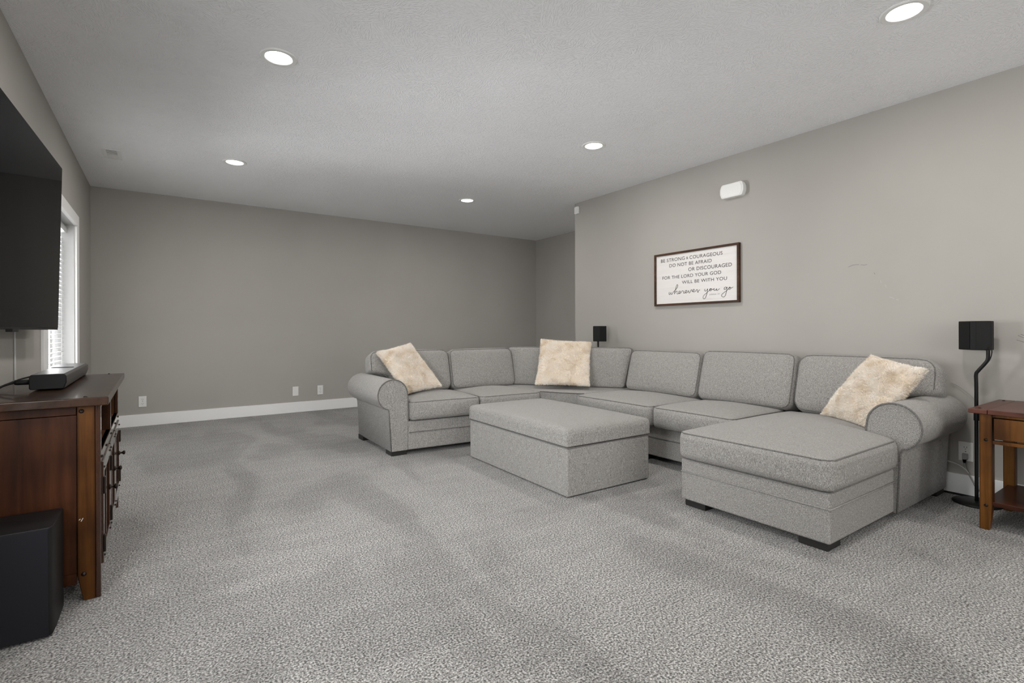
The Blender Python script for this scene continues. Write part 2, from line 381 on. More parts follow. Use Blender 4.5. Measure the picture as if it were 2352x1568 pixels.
# ------------------------------------------------------------------ recessed ceiling lights
def can_light(x, y, label, energy=None):
    T = thing('ceiling_light', label, 'ceiling light', (x, y, H), 'recessed ceiling lights')
    obj('trim_ring', lathe((x, y, H), [(0.0715, 0.0), (0.099, 0.0), (0.099, -0.003), (0.094, -0.007), (0.074, -0.006), (0.0700, -0.003), (0.0700, 0.0)], 40), M_PLASTIC, T, smooth=False)
    obj('lens', lathe((x, y, H), [(0.0, -0.0045), (0.05, -0.004), (0.0690, -0.002), (0.0690, 0.0), (0.0, 0.0)], 40), M_LENS, T, smooth=True)
    l = bpy.data.lights.new('lamp', 'AREA'); l.shape = 'DISK'; l.size = 0.13; l.energy = energy or LAMP_W; l.color = (1.0, 0.965, 0.92)
    lo = bpy.data.objects.new('lamp', l); C.objects.link(lo); lo.parent = T; lo.location = (0, 0, -0.008)
    return T
LX1, LX2, LY = 0.539, 2.978, (0.937, 3.098, 5.250, -1.22)
can_light(LX1, LY[1], 'round recessed ceiling light above the open carpet, left of centre near the top')
can_light(LX1, LY[2], 'small round recessed ceiling light nearest the ceiling vent')
can_light(LX2, LY[1], 'round recessed ceiling light above the sofa corner, in line with the framed sign')
can_light(LX2, LY[2], 'smallest recessed ceiling light, farthest from the camera near the back wall')
can_light(LX2, LY[0], 'largest recessed ceiling light, at the top right edge of the picture')
can_light(LX1, LY[0], 'recessed ceiling light above the camera, outside the picture')
can_light(LX1, LY[3], 'recessed ceiling light behind the camera on the window side')
can_light(LX2, LY[3], 'recessed ceiling light behind the camera on the sofa side')
can_light(4.78, 4.98, 'added recessed light brightening the alcove, hidden by the right wall', 3.5)  # unseen lamp added to brighten the alcove wall

# ceiling vent
V = thing('ceiling_vent', 'white rectangular ceiling air vent near the left wall', 'air vent', (-0.366, 5.598, H))
vx0, vx1, vy0, vy1 = -0.432, -0.301, 5.452, 5.742
bm = bmesh.new(); fz = 0.028
box(vx0, vx0 + fz, vy0, vy1, H - 0.006, H, bm); box(vx1 - fz, vx1, vy0, vy1, H - 0.006, H, bm)
box(vx0 + fz, vx1 - fz, vy0, vy0 + fz, H - 0.006, H, bm); box(vx0 + fz, vx1 - fz, vy1 - fz, vy1, H - 0.006, H, bm); box(vx0 + fz, vx1 - fz, 5.60, 5.625, H - 0.006, H, bm)
obj('frame', bm, M_PLASTIC, V, bevel=0.001)
obj('duct_shade', box(vx0 + fz, vx1 - fz, vy0 + fz, vy1 - fz, H - 0.0015, H), M_PLASTIC_GREY, V)  # dark sheet stands in for the shade inside the duct
for k in range(4):
    y = vy0 + fz + 0.022 + k * 0.026
    obj('slat', box(vx0 + fz, vx1 - fz, y, y + 0.004, H - 0.006, H - 0.0015), M_PLASTIC, V)
for k in range(6):
    y = 5.632 + k * 0.0145
    obj('slat', box(vx0 + fz, vx1 - fz, y, y + 0.010, H - 0.006, H - 0.0015), M_PLASTIC, V)
obj('damper_lever', box(-0.36, -0.345, vy1 - 0.03, vy1 - 0.012, H - 0.011, H - 0.006), M_PLASTIC, V)

# ------------------------------------------------------------------ outlets
def outlet(name, c, n, label, kind):
    """c = centre on the wall, n = 'y' faces -y, 'x' faces -x"""
    def B(u0, u1, z0, z1, d0, d1):
        if n == 'y': return box(c[0] + u0, c[0] + u1, c[1] - d1, c[1] - d0, c[2] + z0, c[2] + z1)
        return box(c[0] - d1, c[0] - d0, c[1] + u0, c[1] + u1, c[2] + z0, c[2] + z1)
    T = thing(name, label, 'wall outlet', (c[0], c[1], c[2] - 0.06))
    obj('plate', B(-0.036, 0.036, -0.06, 0.06, 0, 0.006), M_PLASTIC, T, bevel=0.003)
    if kind == 'duplex':
        for s in (-1, 1):
            f = obj('socket', B(-0.017, 0.017, s * 0.024 - 0.015, s * 0.024 + 0.015, 0.006, 0.0085), M_PLASTIC, T, bevel=0.002)
            for u in (-0.0065, 0.0065): obj('slot', B(u - 0.0014, u + 0.0014, s * 0.024 - 0.002, s * 0.024 + 0.008, 0.0085, 0.0088), M_PLASTIC_GREY, f)
            obj('ground_hole', B(-0.0025, 0.0025, s * 0.024 - 0.011, s * 0.024 - 0.006, 0.0085, 0.0088), M_PLASTIC_GREY, f)
        obj('screw', B(-0.003, 0.003, -0.003, 0.003, 0.006, 0.007), M_PLASTIC_GREY, T)
    else:
        for s in (-1, 1): obj('screw', B(-0.003, 0.003, s * 0.042 - 0.003, s * 0.042 + 0.003, 0.006, 0.007), M_PLASTIC, T)
    return T
outlet('wall_outlet', (-0.198, YB, 0.271), 'y', 'white duplex outlet low on the back wall beside the dark cabinet', 'duplex')
outlet('blank_wall_plate', (1.398, YB, 0.272), 'y', 'blank white wall plate on the back wall left of its neighbouring outlet', 'blank')
outlet('wall_outlet', (1.706, YB, 0.268), 'y', 'white duplex outlet on the back wall nearest the sofa arm', 'duplex')
OR = outlet('wall_outlet', (XR, 0.995, 0.278), 'x', 'white duplex outlet on the right wall behind the speaker stand', 'duplex')

# ------------------------------------------------------------------ alarm sounder and motion sensor on the right wall
T = thing('alarm_sounder', 'white rounded alarm sounder box high on the right wall above the sign', 'alarm', (XR, 2.55, 2.21))
def rrect(cy, cz, hy, hz, bulge, r, n=6):
    pts = []
    for sy, sz, a0 in ((1, 1, 0), (-1, 1, 90), (-1, -1, 180), (1, -1, 270)):
        for k in range(n + 1):
            a = math.radians(a0 + 90 * k / n)
            pts.append((cy + sy * (hy - r) + r * math.cos(a), cz + sz * (hz - r) + r * math.sin(a)))
    out = []
    for y, z in pts: out.append((cy + (y - cy) * (1 + bulge * (1 - ((z - cz) / hz) ** 2) * (0.35 + abs(y - cy) / hy) / 1.35), z))
    # points along the short ends make them bow outwards
    res = []
    for i in range(len(out)):
        res.append(out[i]); a, b = out[i], out[(i + 1) % len(out)]
        if math.hypot(a[0] - b[0], a[1] - b[1]) > 0.05:
            for t in (0.25, 0.5, 0.75):
                y = a[0] + (b[0] - a[0]) * t; z = a[1] + (b[1] - a[1]) * t
                if abs(a[0] - b[0]) < 0.02: y = cy + (y - cy) * (1 + bulge * (1 - ((z - cz) / hz) ** 2))
                res.append((y, z))
    return res
def plate_stack(levels):
    rings = []
    for x, sc, (cy, cz, hy, hz, bg, r) in levels:
        rings.append([(x, cy + (p[0] - cy) * sc, cz + (p[1] - cz) * sc) for p in rrect(cy, cz, hy, hz, bg, r)])
    return loft(rings)
PS = (2.553, 2.276, 0.098, 0.062, 0.10, 0.016)
obj('back_box', plate_stack([(XR, 0.97, PS), (XR - 0.020, 0.97, PS)]), M_PLASTIC, T, bevel=0.003)
obj('cover', plate_stack([(XR - 0.022, 0.98, PS), (XR - 0.045, 1.0, PS), (XR - 0.052, 0.985, PS), (XR - 0.055, 0.93, PS)]), M_PLASTIC, T, bevel=0.002)
obj('raised_face', plate_stack([(XR - 0.055, 0.87, PS), (XR - 0.0575, 0.85, PS)]), M_PLASTIC, T, bevel=0.001)
T = thing('motion_sensor', 'small white motion sensor at the end of the right wall', 'sensor', (XR, 4.60, 2.45))
obj('housing', box(XR - 0.032, XR, 4.572, 4.645, 2.462, 2.553), M_PLASTIC, T, bevel=0.012, seg=3)
obj('lens', box(XR - 0.035, XR - 0.031, 4.585, 4.632, 2.475, 2.512), M_PLASTIC, T, bevel=0.002)

# ------------------------------------------------------------------ framed sign
M_SIGN_FRAME = wood_mat('walnut_sign_frame', (0.035, 0.016, 0.009), (0.065, 0.032, 0.018), (0.10, 0.05, 0.03), 'y', 0.5)
def sign_board():
    m, N, L, b = new_mat('whitewashed_board')
    mp = mapping(N, L, scale=(1, 2.2, 30)); n1 = noise(N, L, mp.outputs[0], 1.0, 4, 0.6)
    r = ramp(N, [(0.26, (0.62, 0.59, 0.57)), (0.38, (0.71, 0.685, 0.665)), (0.7, (0.745, 0.72, 0.70))]); L.new(n1.outputs['Fac'], r.inputs[0])
    L.new(r.outputs[0], b.inputs['Base Color']); b.inputs['Roughness'].default_value = 0.7
    return m
SY0, SY1, SZ0, SZ1 = 2.499, 3.424, 1.290, 1.813    # y decreases to the right in the picture
S = thing('framed_sign', 'walnut framed whitewashed sign with black lettering on the right wall', 'sign', (XR, (SY0 + SY1) / 2, SZ0))
obj('board', box(XR - 0.016, XR - 0.002, SY0 + 0.01, SY1 - 0.01, SZ0 + 0.01, SZ1 - 0.01), sign_board(), S)
f = 0.020; d = 0.030
obj('frame_bar', box(XR - d, XR, SY0, SY1, SZ0, SZ0 + f), M_SIGN_FRAME, S, bevel=0.0015)
obj('frame_bar', box(XR - d, XR, SY0, SY1, SZ1 - f, SZ1), M_SIGN_FRAME, S, bevel=0.0015)
obj('frame_bar', box(XR - d, XR, SY0, SY0 + f, SZ0 + f, SZ1 - f), M_SIGN_FRAME, S, bevel=0.0015)
obj('frame_bar', box(XR - d, XR, SY1 - f, SY1, SZ0 + f, SZ1 - f), M_SIGN_FRAME, S, bevel=0.0015)
M_INK = plain('charcoal_ink', (0.03, 0.028, 0.027), 0.7)
XT = XR - 0.0165
# layout sheet of the lettering -> place on the board
def sb(cx, cy):
    return HOM((cx, cy))
def homography(src, dst):
    A = []
    for (x, y), (X, Y) in zip(src, dst):
        A.append([x, y, 1, 0, 0, 0, -X * x, -X * y, X]); A.append([0, 0, 0, x, y, 1, -Y * x, -Y * y, Y])
    n = 8
    for i in range(n):
        p = max(range(i, n), key=lambda r: abs(A[r][i])); A[i], A[p] = A[p], A[i]
        for r in range(n):
            if r != i:
                k = A[r][i] / A[i][i]; A[r] = [a - k * b for a, b in zip(A[r], A[i])]
    h = [A[i][8] / A[i][i] for i in range(n)] + [1.0]
    def f(p):
        x, y = p; w_ = h[6] * x + h[7] * y + h[8]
        return ((h[0] * x + h[1] * y + h[2]) / w_, (h[3] * x + h[4] * y + h[5]) / w_)
    return f
HOM = homography([(347, 516), (1724, 312), (1738, 1272), (361, 1342)], [(SY1 - f, SZ1 - f), (SY0 + f, SZ1 - f), (SY0 + f, SZ0 + f), (SY1 - f, SZ0 + f)])
def text_line(body, p0, p1, ptop, name='lettering', thin=-0.0):
    """flat print: text from p0 (left end of base line) to p1 (right end), cap height from ptop above p1"""
    a = sb(*p0); b = sb(*p1); t = sb(*ptop)
    cu = bpy.data.curves.new(name, 'FONT'); cu.body = body; cu.size = 1.0; cu.offset = thin; cu.space_character = 1.06
    to = bpy.data.objects.new(name, cu); C.objects.link(to)
    bpy.context.view_layer.update()
    dg = bpy.context.evaluated_depsgraph_get()
    me = bpy.data.meshes.new_from_object(to.evaluated_get(dg)); bpy.data.objects.remove(to)
    xs = [v.co.x for v in me.vertices]; ys = [v.co.y for v in me.vertices]
    x0, x1 = min(xs), max(xs); y0 = 0.0; y1 = max(ys)
    Lw = a[0] - b[0]; hh = t[1] - (a[1] + b[1]) / 2
    zb = (a[1] + b[1]) / 2
    o0 = ORG[S.name]
    for v in me.vertices:
        x = (v.co.x - x0) / (x1 - x0); y = (v.co.y - y0) / (y1 - y0)
        v.co = Vector((XT, a[0] - x * Lw, zb + y * hh)) - o0
    bm = bmesh.new(); bm.from_mesh(me); bpy.data.meshes.remove(me)
    # one object for each word: islands of faces, grouped by the gaps between them (picture left = larger y)
    left = set(bm.faces); isl = []
    while left:
        st = [left.pop()]; grp = [st[0]]
        while st:
            for e in st.pop().edges:
                for g in e.link_faces:
                    if g in left: left.discard(g); st.append(g); grp.append(g)
        ys_ = [v.co.y for g in grp for v in g.verts]; isl.append((-max(ys_), -min(ys_), grp))
    isl.sort(key=lambda t_: t_[0]); words = []; end = -1e9
    for a0, a1, grp in isl:
        if a0 - end > hh * 0.34: words.append([])
        words[-1] += grp; end = max(end, a1)
    for wd in words:
        vi = {}; vv = []; ff = []
        for g in wd:
            ff.append([vi.setdefault(v, len(vi)) for v in g.verts])
        vv = [tuple(v.co) for v in vi]
        m2 = bpy.data.meshes.new('word'); m2.from_pydata(vv, [], ff); m2.materials.append(M_INK)
        o = bpy.data.objects.new('word', m2); C.objects.link(o); o.parent = S
    bm.free()
text_line('BE STRONG', (425, 618), (830, 565), (830, 505), thin=0.004)
text_line('&', (855, 556), (888, 552), (888, 508), thin=0.004)
text_line('COURAGEOUS', (910, 553), (1472, 480), (1470, 417), thin=0.004)
text_line('DO NOT BE AFRAID', (570, 697), (1288, 612), (1288, 549), thin=0.004)
text_line('OR DISCOURAGED', (893, 763), (1632, 683), (1632, 617), thin=0.004)
text_line('FOR THE LORD YOUR GOD', (455, 915), (1453, 814), (1453, 755), thin=0.004)
text_line('WILL BE WITH YOU', (788, 985), (1552, 920), (1552, 860), thin=0.004)
text_line('JOSHUA 1:9', (1255, 1188), (1425, 1172), (1425, 1154), thin=0.0)
def script(strokes, name):
    bm = bmesh.new()
    for st in strokes:
        pts = []
        for p in smooth_path([(q[0], q[1], 0) for q in st], 5):
            y, z = sb(p.x, p.y); pts.append((XT + 0.0004, y, z))
        tube(pts, 0.0024, 5, bm)
    return obj(name, bm, M_INK, S)
script([[(574, 1128), (568, 1160), (580, 1174), (598, 1150), (606, 1132), (603, 1160), (618, 1170), (640, 1130), (668, 1105), (700, 1060), (717, 1020), (710, 1000), (697, 1010), (682, 1060), (668, 1120), (660, 1168)],
        [(660, 1165), (678, 1130), (698, 1112), (708, 1122), (704, 1152), (718, 1163), (742, 1148), (762, 1128), (756, 1112), (740, 1118), (732, 1140), (742, 1156), (768, 1146), (790, 1112), (800, 1108), (818, 1116), (814, 1142), (830, 1148), (858, 1130), (872, 1112), (864, 1100), (848, 1108), (842, 1130), (856, 1145), (882, 1136), (900, 1105), (908, 1140), (922, 1142), (940, 1100), (955, 1090), (962, 1118), (984, 1114), (1000, 1095), (992, 1082), (976, 1092), (972, 1116), (988, 1130), (1016, 1118), (1038, 1090), (1052, 1092), (1052, 1124), (1064, 1136), (1074, 1106), (1096, 1092)]], 'script_word')
script([[(1182, 1078), (1176, 1100), (1186, 1116), (1206, 1106), (1226, 1076), (1222, 1120), (1208, 1180), (1190, 1232), (1168, 1250), (1150, 1236), (1152, 1208), (1180, 1172), (1224, 1132), (1262, 1096), (1286, 1076), (1272, 1072), (1258, 1092), (1266, 1110), (1288, 1104), (1298, 1082), (1286, 1074), (1306, 1088), (1332, 1076), (1340, 1072), (1332, 1096), (1344, 1106), (1366, 1092), (1378, 1072), (1376, 1098), (1390, 1104), (1430, 1072)]], 'script_word')
script([[(1548, 1050), (1528, 1046), (1508, 1064), (1506, 1086), (1522, 1088), (1542, 1070), (1556, 1046), (1552, 1090), (1538, 1160), (1520, 1204), (1494, 1218), (1466, 1204), (1466, 1178), (1496, 1148), (1546, 1110), (1586, 1072), (1606, 1050), (1594, 1048), (1582, 1070), (1590, 1088), (1610, 1080), (1618, 1058), (1606, 1050), (1626, 1062), (1658, 1044)]], 'script_word')

# small scuffs on the right wall
M_SCUFF = plain('wall_scuff', (0.20, 0.19, 0.18), 0.8); M_SCUFF_L = plain('pale_wall_scuff', (0.58, 0.57, 0.55), 0.8)
for pts, mm in (([(1.655, 1.510), (1.62, 1.522), (1.585, 1.520)], M_SCUFF), ([(1.575, 1.518), (1.55, 1.512), (1.535, 1.515)], M_SCUFF),
                ([(1.492, 1.452), (1.485, 1.440)], M_SCUFF), ([(1.452, 1.395), (1.448, 1.375)], M_SCUFF_L), ([(1.425, 1.365), (1.418, 1.340)], M_SCUFF_L),
                ([(1.40, 1.275), (1.37, 1.262)], M_SCUFF_L), ([(1.36, 1.255), (1.345, 1.250)], M_SCUFF_L)):
    o = obj('scuff_mark', tube([(XR - 0.0004, y, z) for y, z in pts], 0.0011, 5), mm, wr)

# ------------------------------------------------------------------ soft furniture helpers
def soft_box(x0, x1, y0, y1, z0, z1, r, crown=(0, 0, 0), n=16, pipes=(), pr=0.005, warp=None, crown_bottom=False, plan=None):
    """pillow-like box with rounded edges and crowned faces -> (bmesh, list of piping loops)"""
    c = Vector(((x0 + x1) / 2, (y0 + y1) / 2, (z0 + z1) / 2)); h = Vector(((x1 - x0) / 2, (y1 - y0) / 2, (z1 - z0) / 2))
    def shape(p):
        if plan:
            ax = plan[0]; u_, v_ = (ax + 1) % 3, (ax + 2) % 3; s = p.copy()
            m_ = max(abs(p[u_]) - (h[u_] - r), abs(p[v_]) - (h[v_] - r), 0.0); w_ = max(abs(p[ax]) - (h[ax] - r), 0.0)
            if m_ > 0 and w_ > 0:
                k_ = r / math.hypot(m_, w_)
                s[ax] = math.copysign(h[ax] - r + w_ * k_, p[ax])
                for i_ in (u_, v_): s[i_] = math.copysign(min(abs(p[i_]), h[i_] - r + m_ * k_), p[i_])
            return puff(s)
        q = Vector([max(-(h[i] - r), min(h[i] - r, p[i])) for i in range(3)])
        dlt = p - q
        if dlt.length > 1e-9: dlt = dlt.normalized() * r
        s = q + dlt
        return puff(s)
    def puff(s):
        t = Vector([max(-1, min(1, s[i] / h[i])) for i in range(3)]); e = Vector((0, 0, 0))
        for i in range(3):
            j, k = (i + 1) % 3, (i + 2) % 3
            a = crown[i] * t[i] * (1 - t[j] ** 2) * (1 - t[k] ** 2)
            if i == 2 and t[2] < 0 and not crown_bottom: a = 0
            e[i] = a
        s = s + e
        if plan:   # round the corners as seen along one axis
            ax, R = plan; u_, v_ = (ax + 1) % 3, (ax + 2) % 3
            a_ = abs(s[u_]) - (h[u_] - R); b_ = abs(s[v_]) - (h[v_] - R)
            if a_ > 0 and b_ > 0:
                k_ = max(a_, b_) / math.hypot(a_, b_)
                s[u_] = math.copysign(h[u_] - R + a_ * k_, s[u_]); s[v_] = math.copysign(h[v_] - R + b_ * k_, s[v_])
        return warp(s + c) if warp else s + c
    def grid(hh):
        m = max(4, int(n)); L_ = [-hh, -hh + r * 0.35, -hh + r]
        L_ += [-hh + r + (2 * hh - 2 * r) * k / m for k in range(1, m)]
        L_ += [hh - r, hh - r * 0.35, hh]
        return L_
    bm = bmesh.new(); cache = {}
    G = [grid(h[i]) for i in range(3)]
    def V(p):
        k = tuple(round(a, 5) for a in p)
        if k not in cache: cache[k] = bm.verts.new(shape(Vector(p)))
        return cache[k]
    for ax in range(3):
        u, v = (ax + 1) % 3, (ax + 2) % 3
        for s in (-1, 1):
            for i in range(len(G[u]) - 1):
                for j in range(len(G[v]) - 1):
                    q = []
                    for a, b in ((i, j), (i + 1, j), (i + 1, j + 1), (i, j + 1)):
                        p = [0, 0, 0]; p[ax] = s * h[ax]; p[u] = G[u][a]; p[v] = G[v][b]; q.append(V(p))
                    if len(set(q)) == 4: bm.faces.new(q)
                    elif len(set(q)) == 3: bm.faces.new(list(dict.fromkeys(q)))
    loops = []
    k7 = 0.7071
    for ax, s in pipes:   # loop around the edge of the face (ax, s)
        u, v = (ax + 1) % 3, (ax + 2) % 3; pts = []
        R = r * k7; cr = max(r * 1.0, 0.012)
        hu, hv = h[u] - r + R, h[v] - r + R
        cr2 = 0.001 if plan else r * k7
        for su, sv, a0 in ((1, 1, 0), (-1, 1, 90), (-1, -1, 180), (1, -1, 270)):
            for t in range(5):
                a = math.radians(a0 + 90 * t / 4)
                p = Vector((0, 0, 0)); p[u] = su * (hu - cr2) + cr2 * math.cos(a); p[v] = sv * (hv - cr2) + cr2 * math.sin(a); p[ax] = s * (h[ax] - r + R)
                pts.append(p)
        dense = []
        for i in range(len(pts)):
            a, b = pts[i], pts[(i + 1) % len(pts)]; m = max(1, int((b - a).length / 0.04))
            dense += [a.lerp(b, t / m) for t in range(m)]
        loops.append([puff(p) for p in dense])
    return bm, loops
def add_cushion(name, root, args, pipes, M=None, pr=0.0042, mat=None, **k):
    bm, loops = soft_box(*args, pipes=pipes, **k)
    o = obj(name, bm, mat or M_FAB, root, smooth=True, M=M)
    for lp in loops:
        obj('piping', tube(lp, pr, 6, closed=True), M_PIPE, o, smooth=True, M=M)
    return o
def welt(root_part, pts, r=0.0045, M=None, m=None):
    return obj('welt_seam', tube(pts, r, 6), m or M_PIPE, root_part, smooth=True, M=M)

# ------------------------------------------------------------------ sectional sofa
SO = thing('sectional_sofa', 'large grey tweed U-shaped sectional sofa with rolled arms and a chaise', 'sofa', (3.4, 3.0, 0))
ZB, ZS, ZT = 0.042, 0.288, 0.452     # base bottom, cushion bottom, cushion top
PV = Vector((1.70, 4.02, 0))
ML = Matrix.Translation(PV) @ Matrix.Rotation(math.radians(-4.2), 4, 'Z') @ Matrix.Translation(-PV)
# --- left section
b = obj('base', box(1.697, 3.03, 4.005, 4.95, ZB, ZS - 0.004), M_FAB, SO, bevel=0.012, M=ML)
welt(b, [(1.705, 4.003, 0.190), (3.02, 4.003, 0.190)], M=ML)
for x0, x1 in ((1.708, 2.368), (2.372, 3.03)):
    add_cushion('seat_cushion', SO, (x0, x1, 3.975, 4.66, ZS, ZT, 0.030), ((2, 1), (2, -1)), M=ML, crown=(0.0, 0.016, 0.040), plan=(2, 0.045))
def lean(cx, cy, z, ang, axis):
    p = Vector((cx, cy, z))
    return Matrix.Translation(p) @ Matrix.Rotation(ang, 4, axis) @ Matrix.Translation(-p)
def ear_x(xa, zcut, d):
    # below zcut the cushion is cut away beside the arm
    def f(p):
        k = max(0.0, min(1.0, (zcut + 0.03 - p.z) / 0.06)); k = k * k * (3 - 2 * k)
        wgt = max(0.0, min(1.0, (xa + 0.45 - p.x) / 0.45))
        return Vector((p.x + d * k * wgt, p.y, p.z))
    return f
LN = math.radians(-15)
Mb = ML @ lean(2.3, 4.56, 0.46, LN, 'X')
add_cushion('back_cushion', SO, (1.545, 2.350, 4.56, 4.77, 0.462, 0.882, 0.045), ((1, -1), (1, 1)), M=Mb, crown=(0.01, 0.030, 0.010), warp=ear_x(1.545, 0.655, 0.165), plan=(1, 0.075))
add_cushion('back_cushion', SO, (2.356, 3.10, 4.56, 4.77, 0.462, 0.878, 0.045), ((1, -1), (1, 1)), M=Mb, crown=(0.01, 0.038, 0.012), plan=(1, 0.06))
obj('back_frame', box(1.60, 3.06, 4.86, 4.95, 0.25, 0.74), M_FAB, SO, bevel=0.02, M=ML)
# --- corner wedge
Wp = [(3.02, 3.925), (3.25, 3.525), (4.13, 3.525), (4.13, 3.63), (3.19, 4.86), (3.02, 4.86)]
b = obj('base', prism([(3.035, 3.96), (3.275, 3.535), (4.125, 3.535), (4.125, 3.63), (3.19, 4.85), (3.035, 4.85)], ZB, ZS - 0.004), M_FAB, SO, bevel=0.012)
o = obj('seat_cushion', prism([(3.022, 3.915), (3.265, 3.520), (3.92, 3.520), (3.92, 3.62), (3.20, 4.62), (3.022, 4.62)], ZS, ZT + 0.008), M_FAB, SO, bevel=0.028, seg=4)
obj('piping', tube([(3.03, 3.912, ZT - 0.002), (3.255, 3.526, ZT - 0.002)], 0.005, 6), M_PIPE, o, smooth=True)
ddir = Vector((3.80 - 3.08, 3.52 - 4.52, 0)).normalized(); nrm = Vector((0.80, 0.60, 0)).normalized()
nrm = Vector((-ddir.y, ddir.x, 0));
if nrm.x < 0: nrm = -nrm
MD = Matrix(((ddir.x, nrm.x, 0, 3.455), (ddir.y, nrm.y, 0, 4.03), (0, 0, 1, 0), (0, 0, 0, 1)))
def flare(p):
    t = (p.z - 0.462) / 0.41
    return Vector((p.x * (0.985 + 0.12 * t), p.y, p.z))
add_cushion('back_cushion', SO, (-0.620, 0.620, 0.0, 0.21, 0.462, 0.888, 0.035), ((1, -1), (1, 1)), M=MD @ lean(0, 0, 0.46, math.radians(-14), 'X'), crown=(0.0, 0.022, 0.006), warp=flare, n=20)
obj('back_frame', box(-0.58, 0.58, 0.24, 0.30, 0.25, 0.72), M_FAB, SO, bevel=0.015, M=MD)
# --- right section
b = obj('base', box(3.225, 4.12, 1.20, 3.535, ZB, ZS - 0.004), M_FAB, SO, bevel=0.012)
welt(b, [(3.222, 1.92, 0.190), (3.222, 3.53, 0.190)])
add_cushion('seat_cushion', SO, (3.135, 3.84, 2.640, 3.520, ZS, ZT, 0.032), ((2, 1), (2, -1)), crown=(0.018, 0.0, 0.042), plan=(2, 0.05))
add_cushion('seat_cushion', SO, (3.135, 3.84, 1.938, 2.634, ZS, ZT, 0.032), ((2, 1), (2, -1)), crown=(0.018, 0.0, 0.042), plan=(2, 0.05))
LR = math.radians(15)
Mr = lean(3.75, 2.0, 0.46, LR, 'Y')
add_cushion('back_cushion', SO, (3.745, 3.955, 2.675, 3.485, 0.462, 0.872, 0.045), ((0, -1), (0, 1)), M=Mr, crown=(0.036, 0.008, 0.008), plan=(0, 0.06))
add_cushion('back_cushion', SO, (3.745, 3.955, 1.880, 2.668, 0.462, 0.892, 0.045), ((0, -1), (0, 1)), M=Mr, crown=(0.036, 0.008, 0.008), plan=(0, 0.06))
def ear_y(p):
    k = max(0.0, min(1.0, (0.675 - p.z) / 0.06)); k = k * k * (3 - 2 * k)
    wgt = max(0.0, min(1.0, (1.045 + 0.45 - p.y) / 0.45))
    return Vector((p.x, p.y + 0.18 * k * wgt, p.z))
add_cushion('back_cushion', SO, (3.745, 3.955, 1.045, 1.872, 0.462, 0.895, 0.060), ((0, -1), (0, 1)), M=Mr, crown=(0.034, 0.010, 0.008), warp=ear_y, plan=(0, 0.09))
obj('back_frame', box(4.03, 4.12, 1.10, 3.60, 0.25, 0.72), M_FAB, SO, bevel=0.02)
# --- chaise
b = obj('base', box(2.548, 3.32, 1.094, 1.915, ZB, ZS - 0.004), M_FAB, SO, bevel=0.012)
welt(b, [(3.30, 1.091, 0.210), (2.551, 1.091, 0.210), (2.545, 1.097, 0.210), (2.545, 1.91, 0.210)], 0.0045, m=M_FAB)
def tee(p):
    k = max(0.0, min(1.0, (p.x - 3.285) / 0.05)); k = k * k * (3 - 2 * k)
    t = max(0.0, min(1.0, (p.y - 1.07) / 0.85))
    return Vector((p.x, p.y + 0.135 * k * (1 - t), p.z))
add_cushion('seat_cushion', SO, (2.522, 3.84, 1.072, 1.930, ZS, ZT - 0.004, 0.034), ((2, 1), (2, -1)), crown=(0.014, 0.006, 0.048), n=26, warp=tee, plan=(2, 0.06))
# --- rolled arms
def arm_profile(r=0.128, cz=0.514, cs=0.135):
    pts = [(0.0, ZB), (0.0, 0.30), (0.003, cz - 0.03)]
    for k in range(21):
        a = math.radians(172 - k * (172 + 62) / 20); pts.append((cs + r * math.cos(a), cz + r * math.sin(a)))
    pts += [(0.176, 0.398), (0.168, 0.370), (0.150, ZB)]
    return pts
def make_arm(place, length, label):
    """place(s, l, z) -> world point; s outwards from the seat, l from front to back"""
    P = arm_profile(); bm = bmesh.new(); rings = []
    for l, k in ((0.0, 0.985), (0.006, 1.0), (length * 0.5, 1.0), (length - 0.06, 1.0), (length - 0.02, 0.97), (length, 0.90)):
        ring = []
        for s, z in P:
            s2, z2 = 0.10 + (s - 0.10) * k, (0.34 + (z - 0.34) * k if z > 0.34 else z)
            ring.append(place(s2, l, z2))
        rings.append(ring)
    loft(rings, bm)
    o = obj('arm', bm, M_FAB, SO, bevel=0.0, smooth=False)
    for p in o.data.polygons: p.use_smooth = len(p.vertices) == 4
    pts = [place(s, -0.001, z) for s, z in P]
    obj('piping', tube(pts, 0.0052, 6), M_PIPE, o, smooth=True)
    return o
MA = Matrix.Translation(PV) @ Matrix.Rotation(math.radians(-0.8), 4, 'Z') @ Matrix.Translation(-PV)
make_arm(lambda s, l, z: MA @ Vector((1.703 - s, 4.022 + l, z)), 0.90, 'left')
make_arm(lambda s, l, z: Vector((3.300 + l, 1.228 - s, z)), 0.815, 'right')
for x, y in ((1.562, 4.04), (1.562, 4.78), (2.95, 4.00), (2.575, 1.115), (2.575, 1.77), (3.24, 2.75), (3.24, 2.05), (3.98, 1.092), (3.95, 3.40)):
    obj('foot', box(x, x + 0.135, y, y + 0.135, 0, ZB + 0.004), M_FOOT, SO, bevel=0.003)
# stitched corner seams of the chaise are carried by the welt; small loose speaker wire behind the arm is a thing of its own below

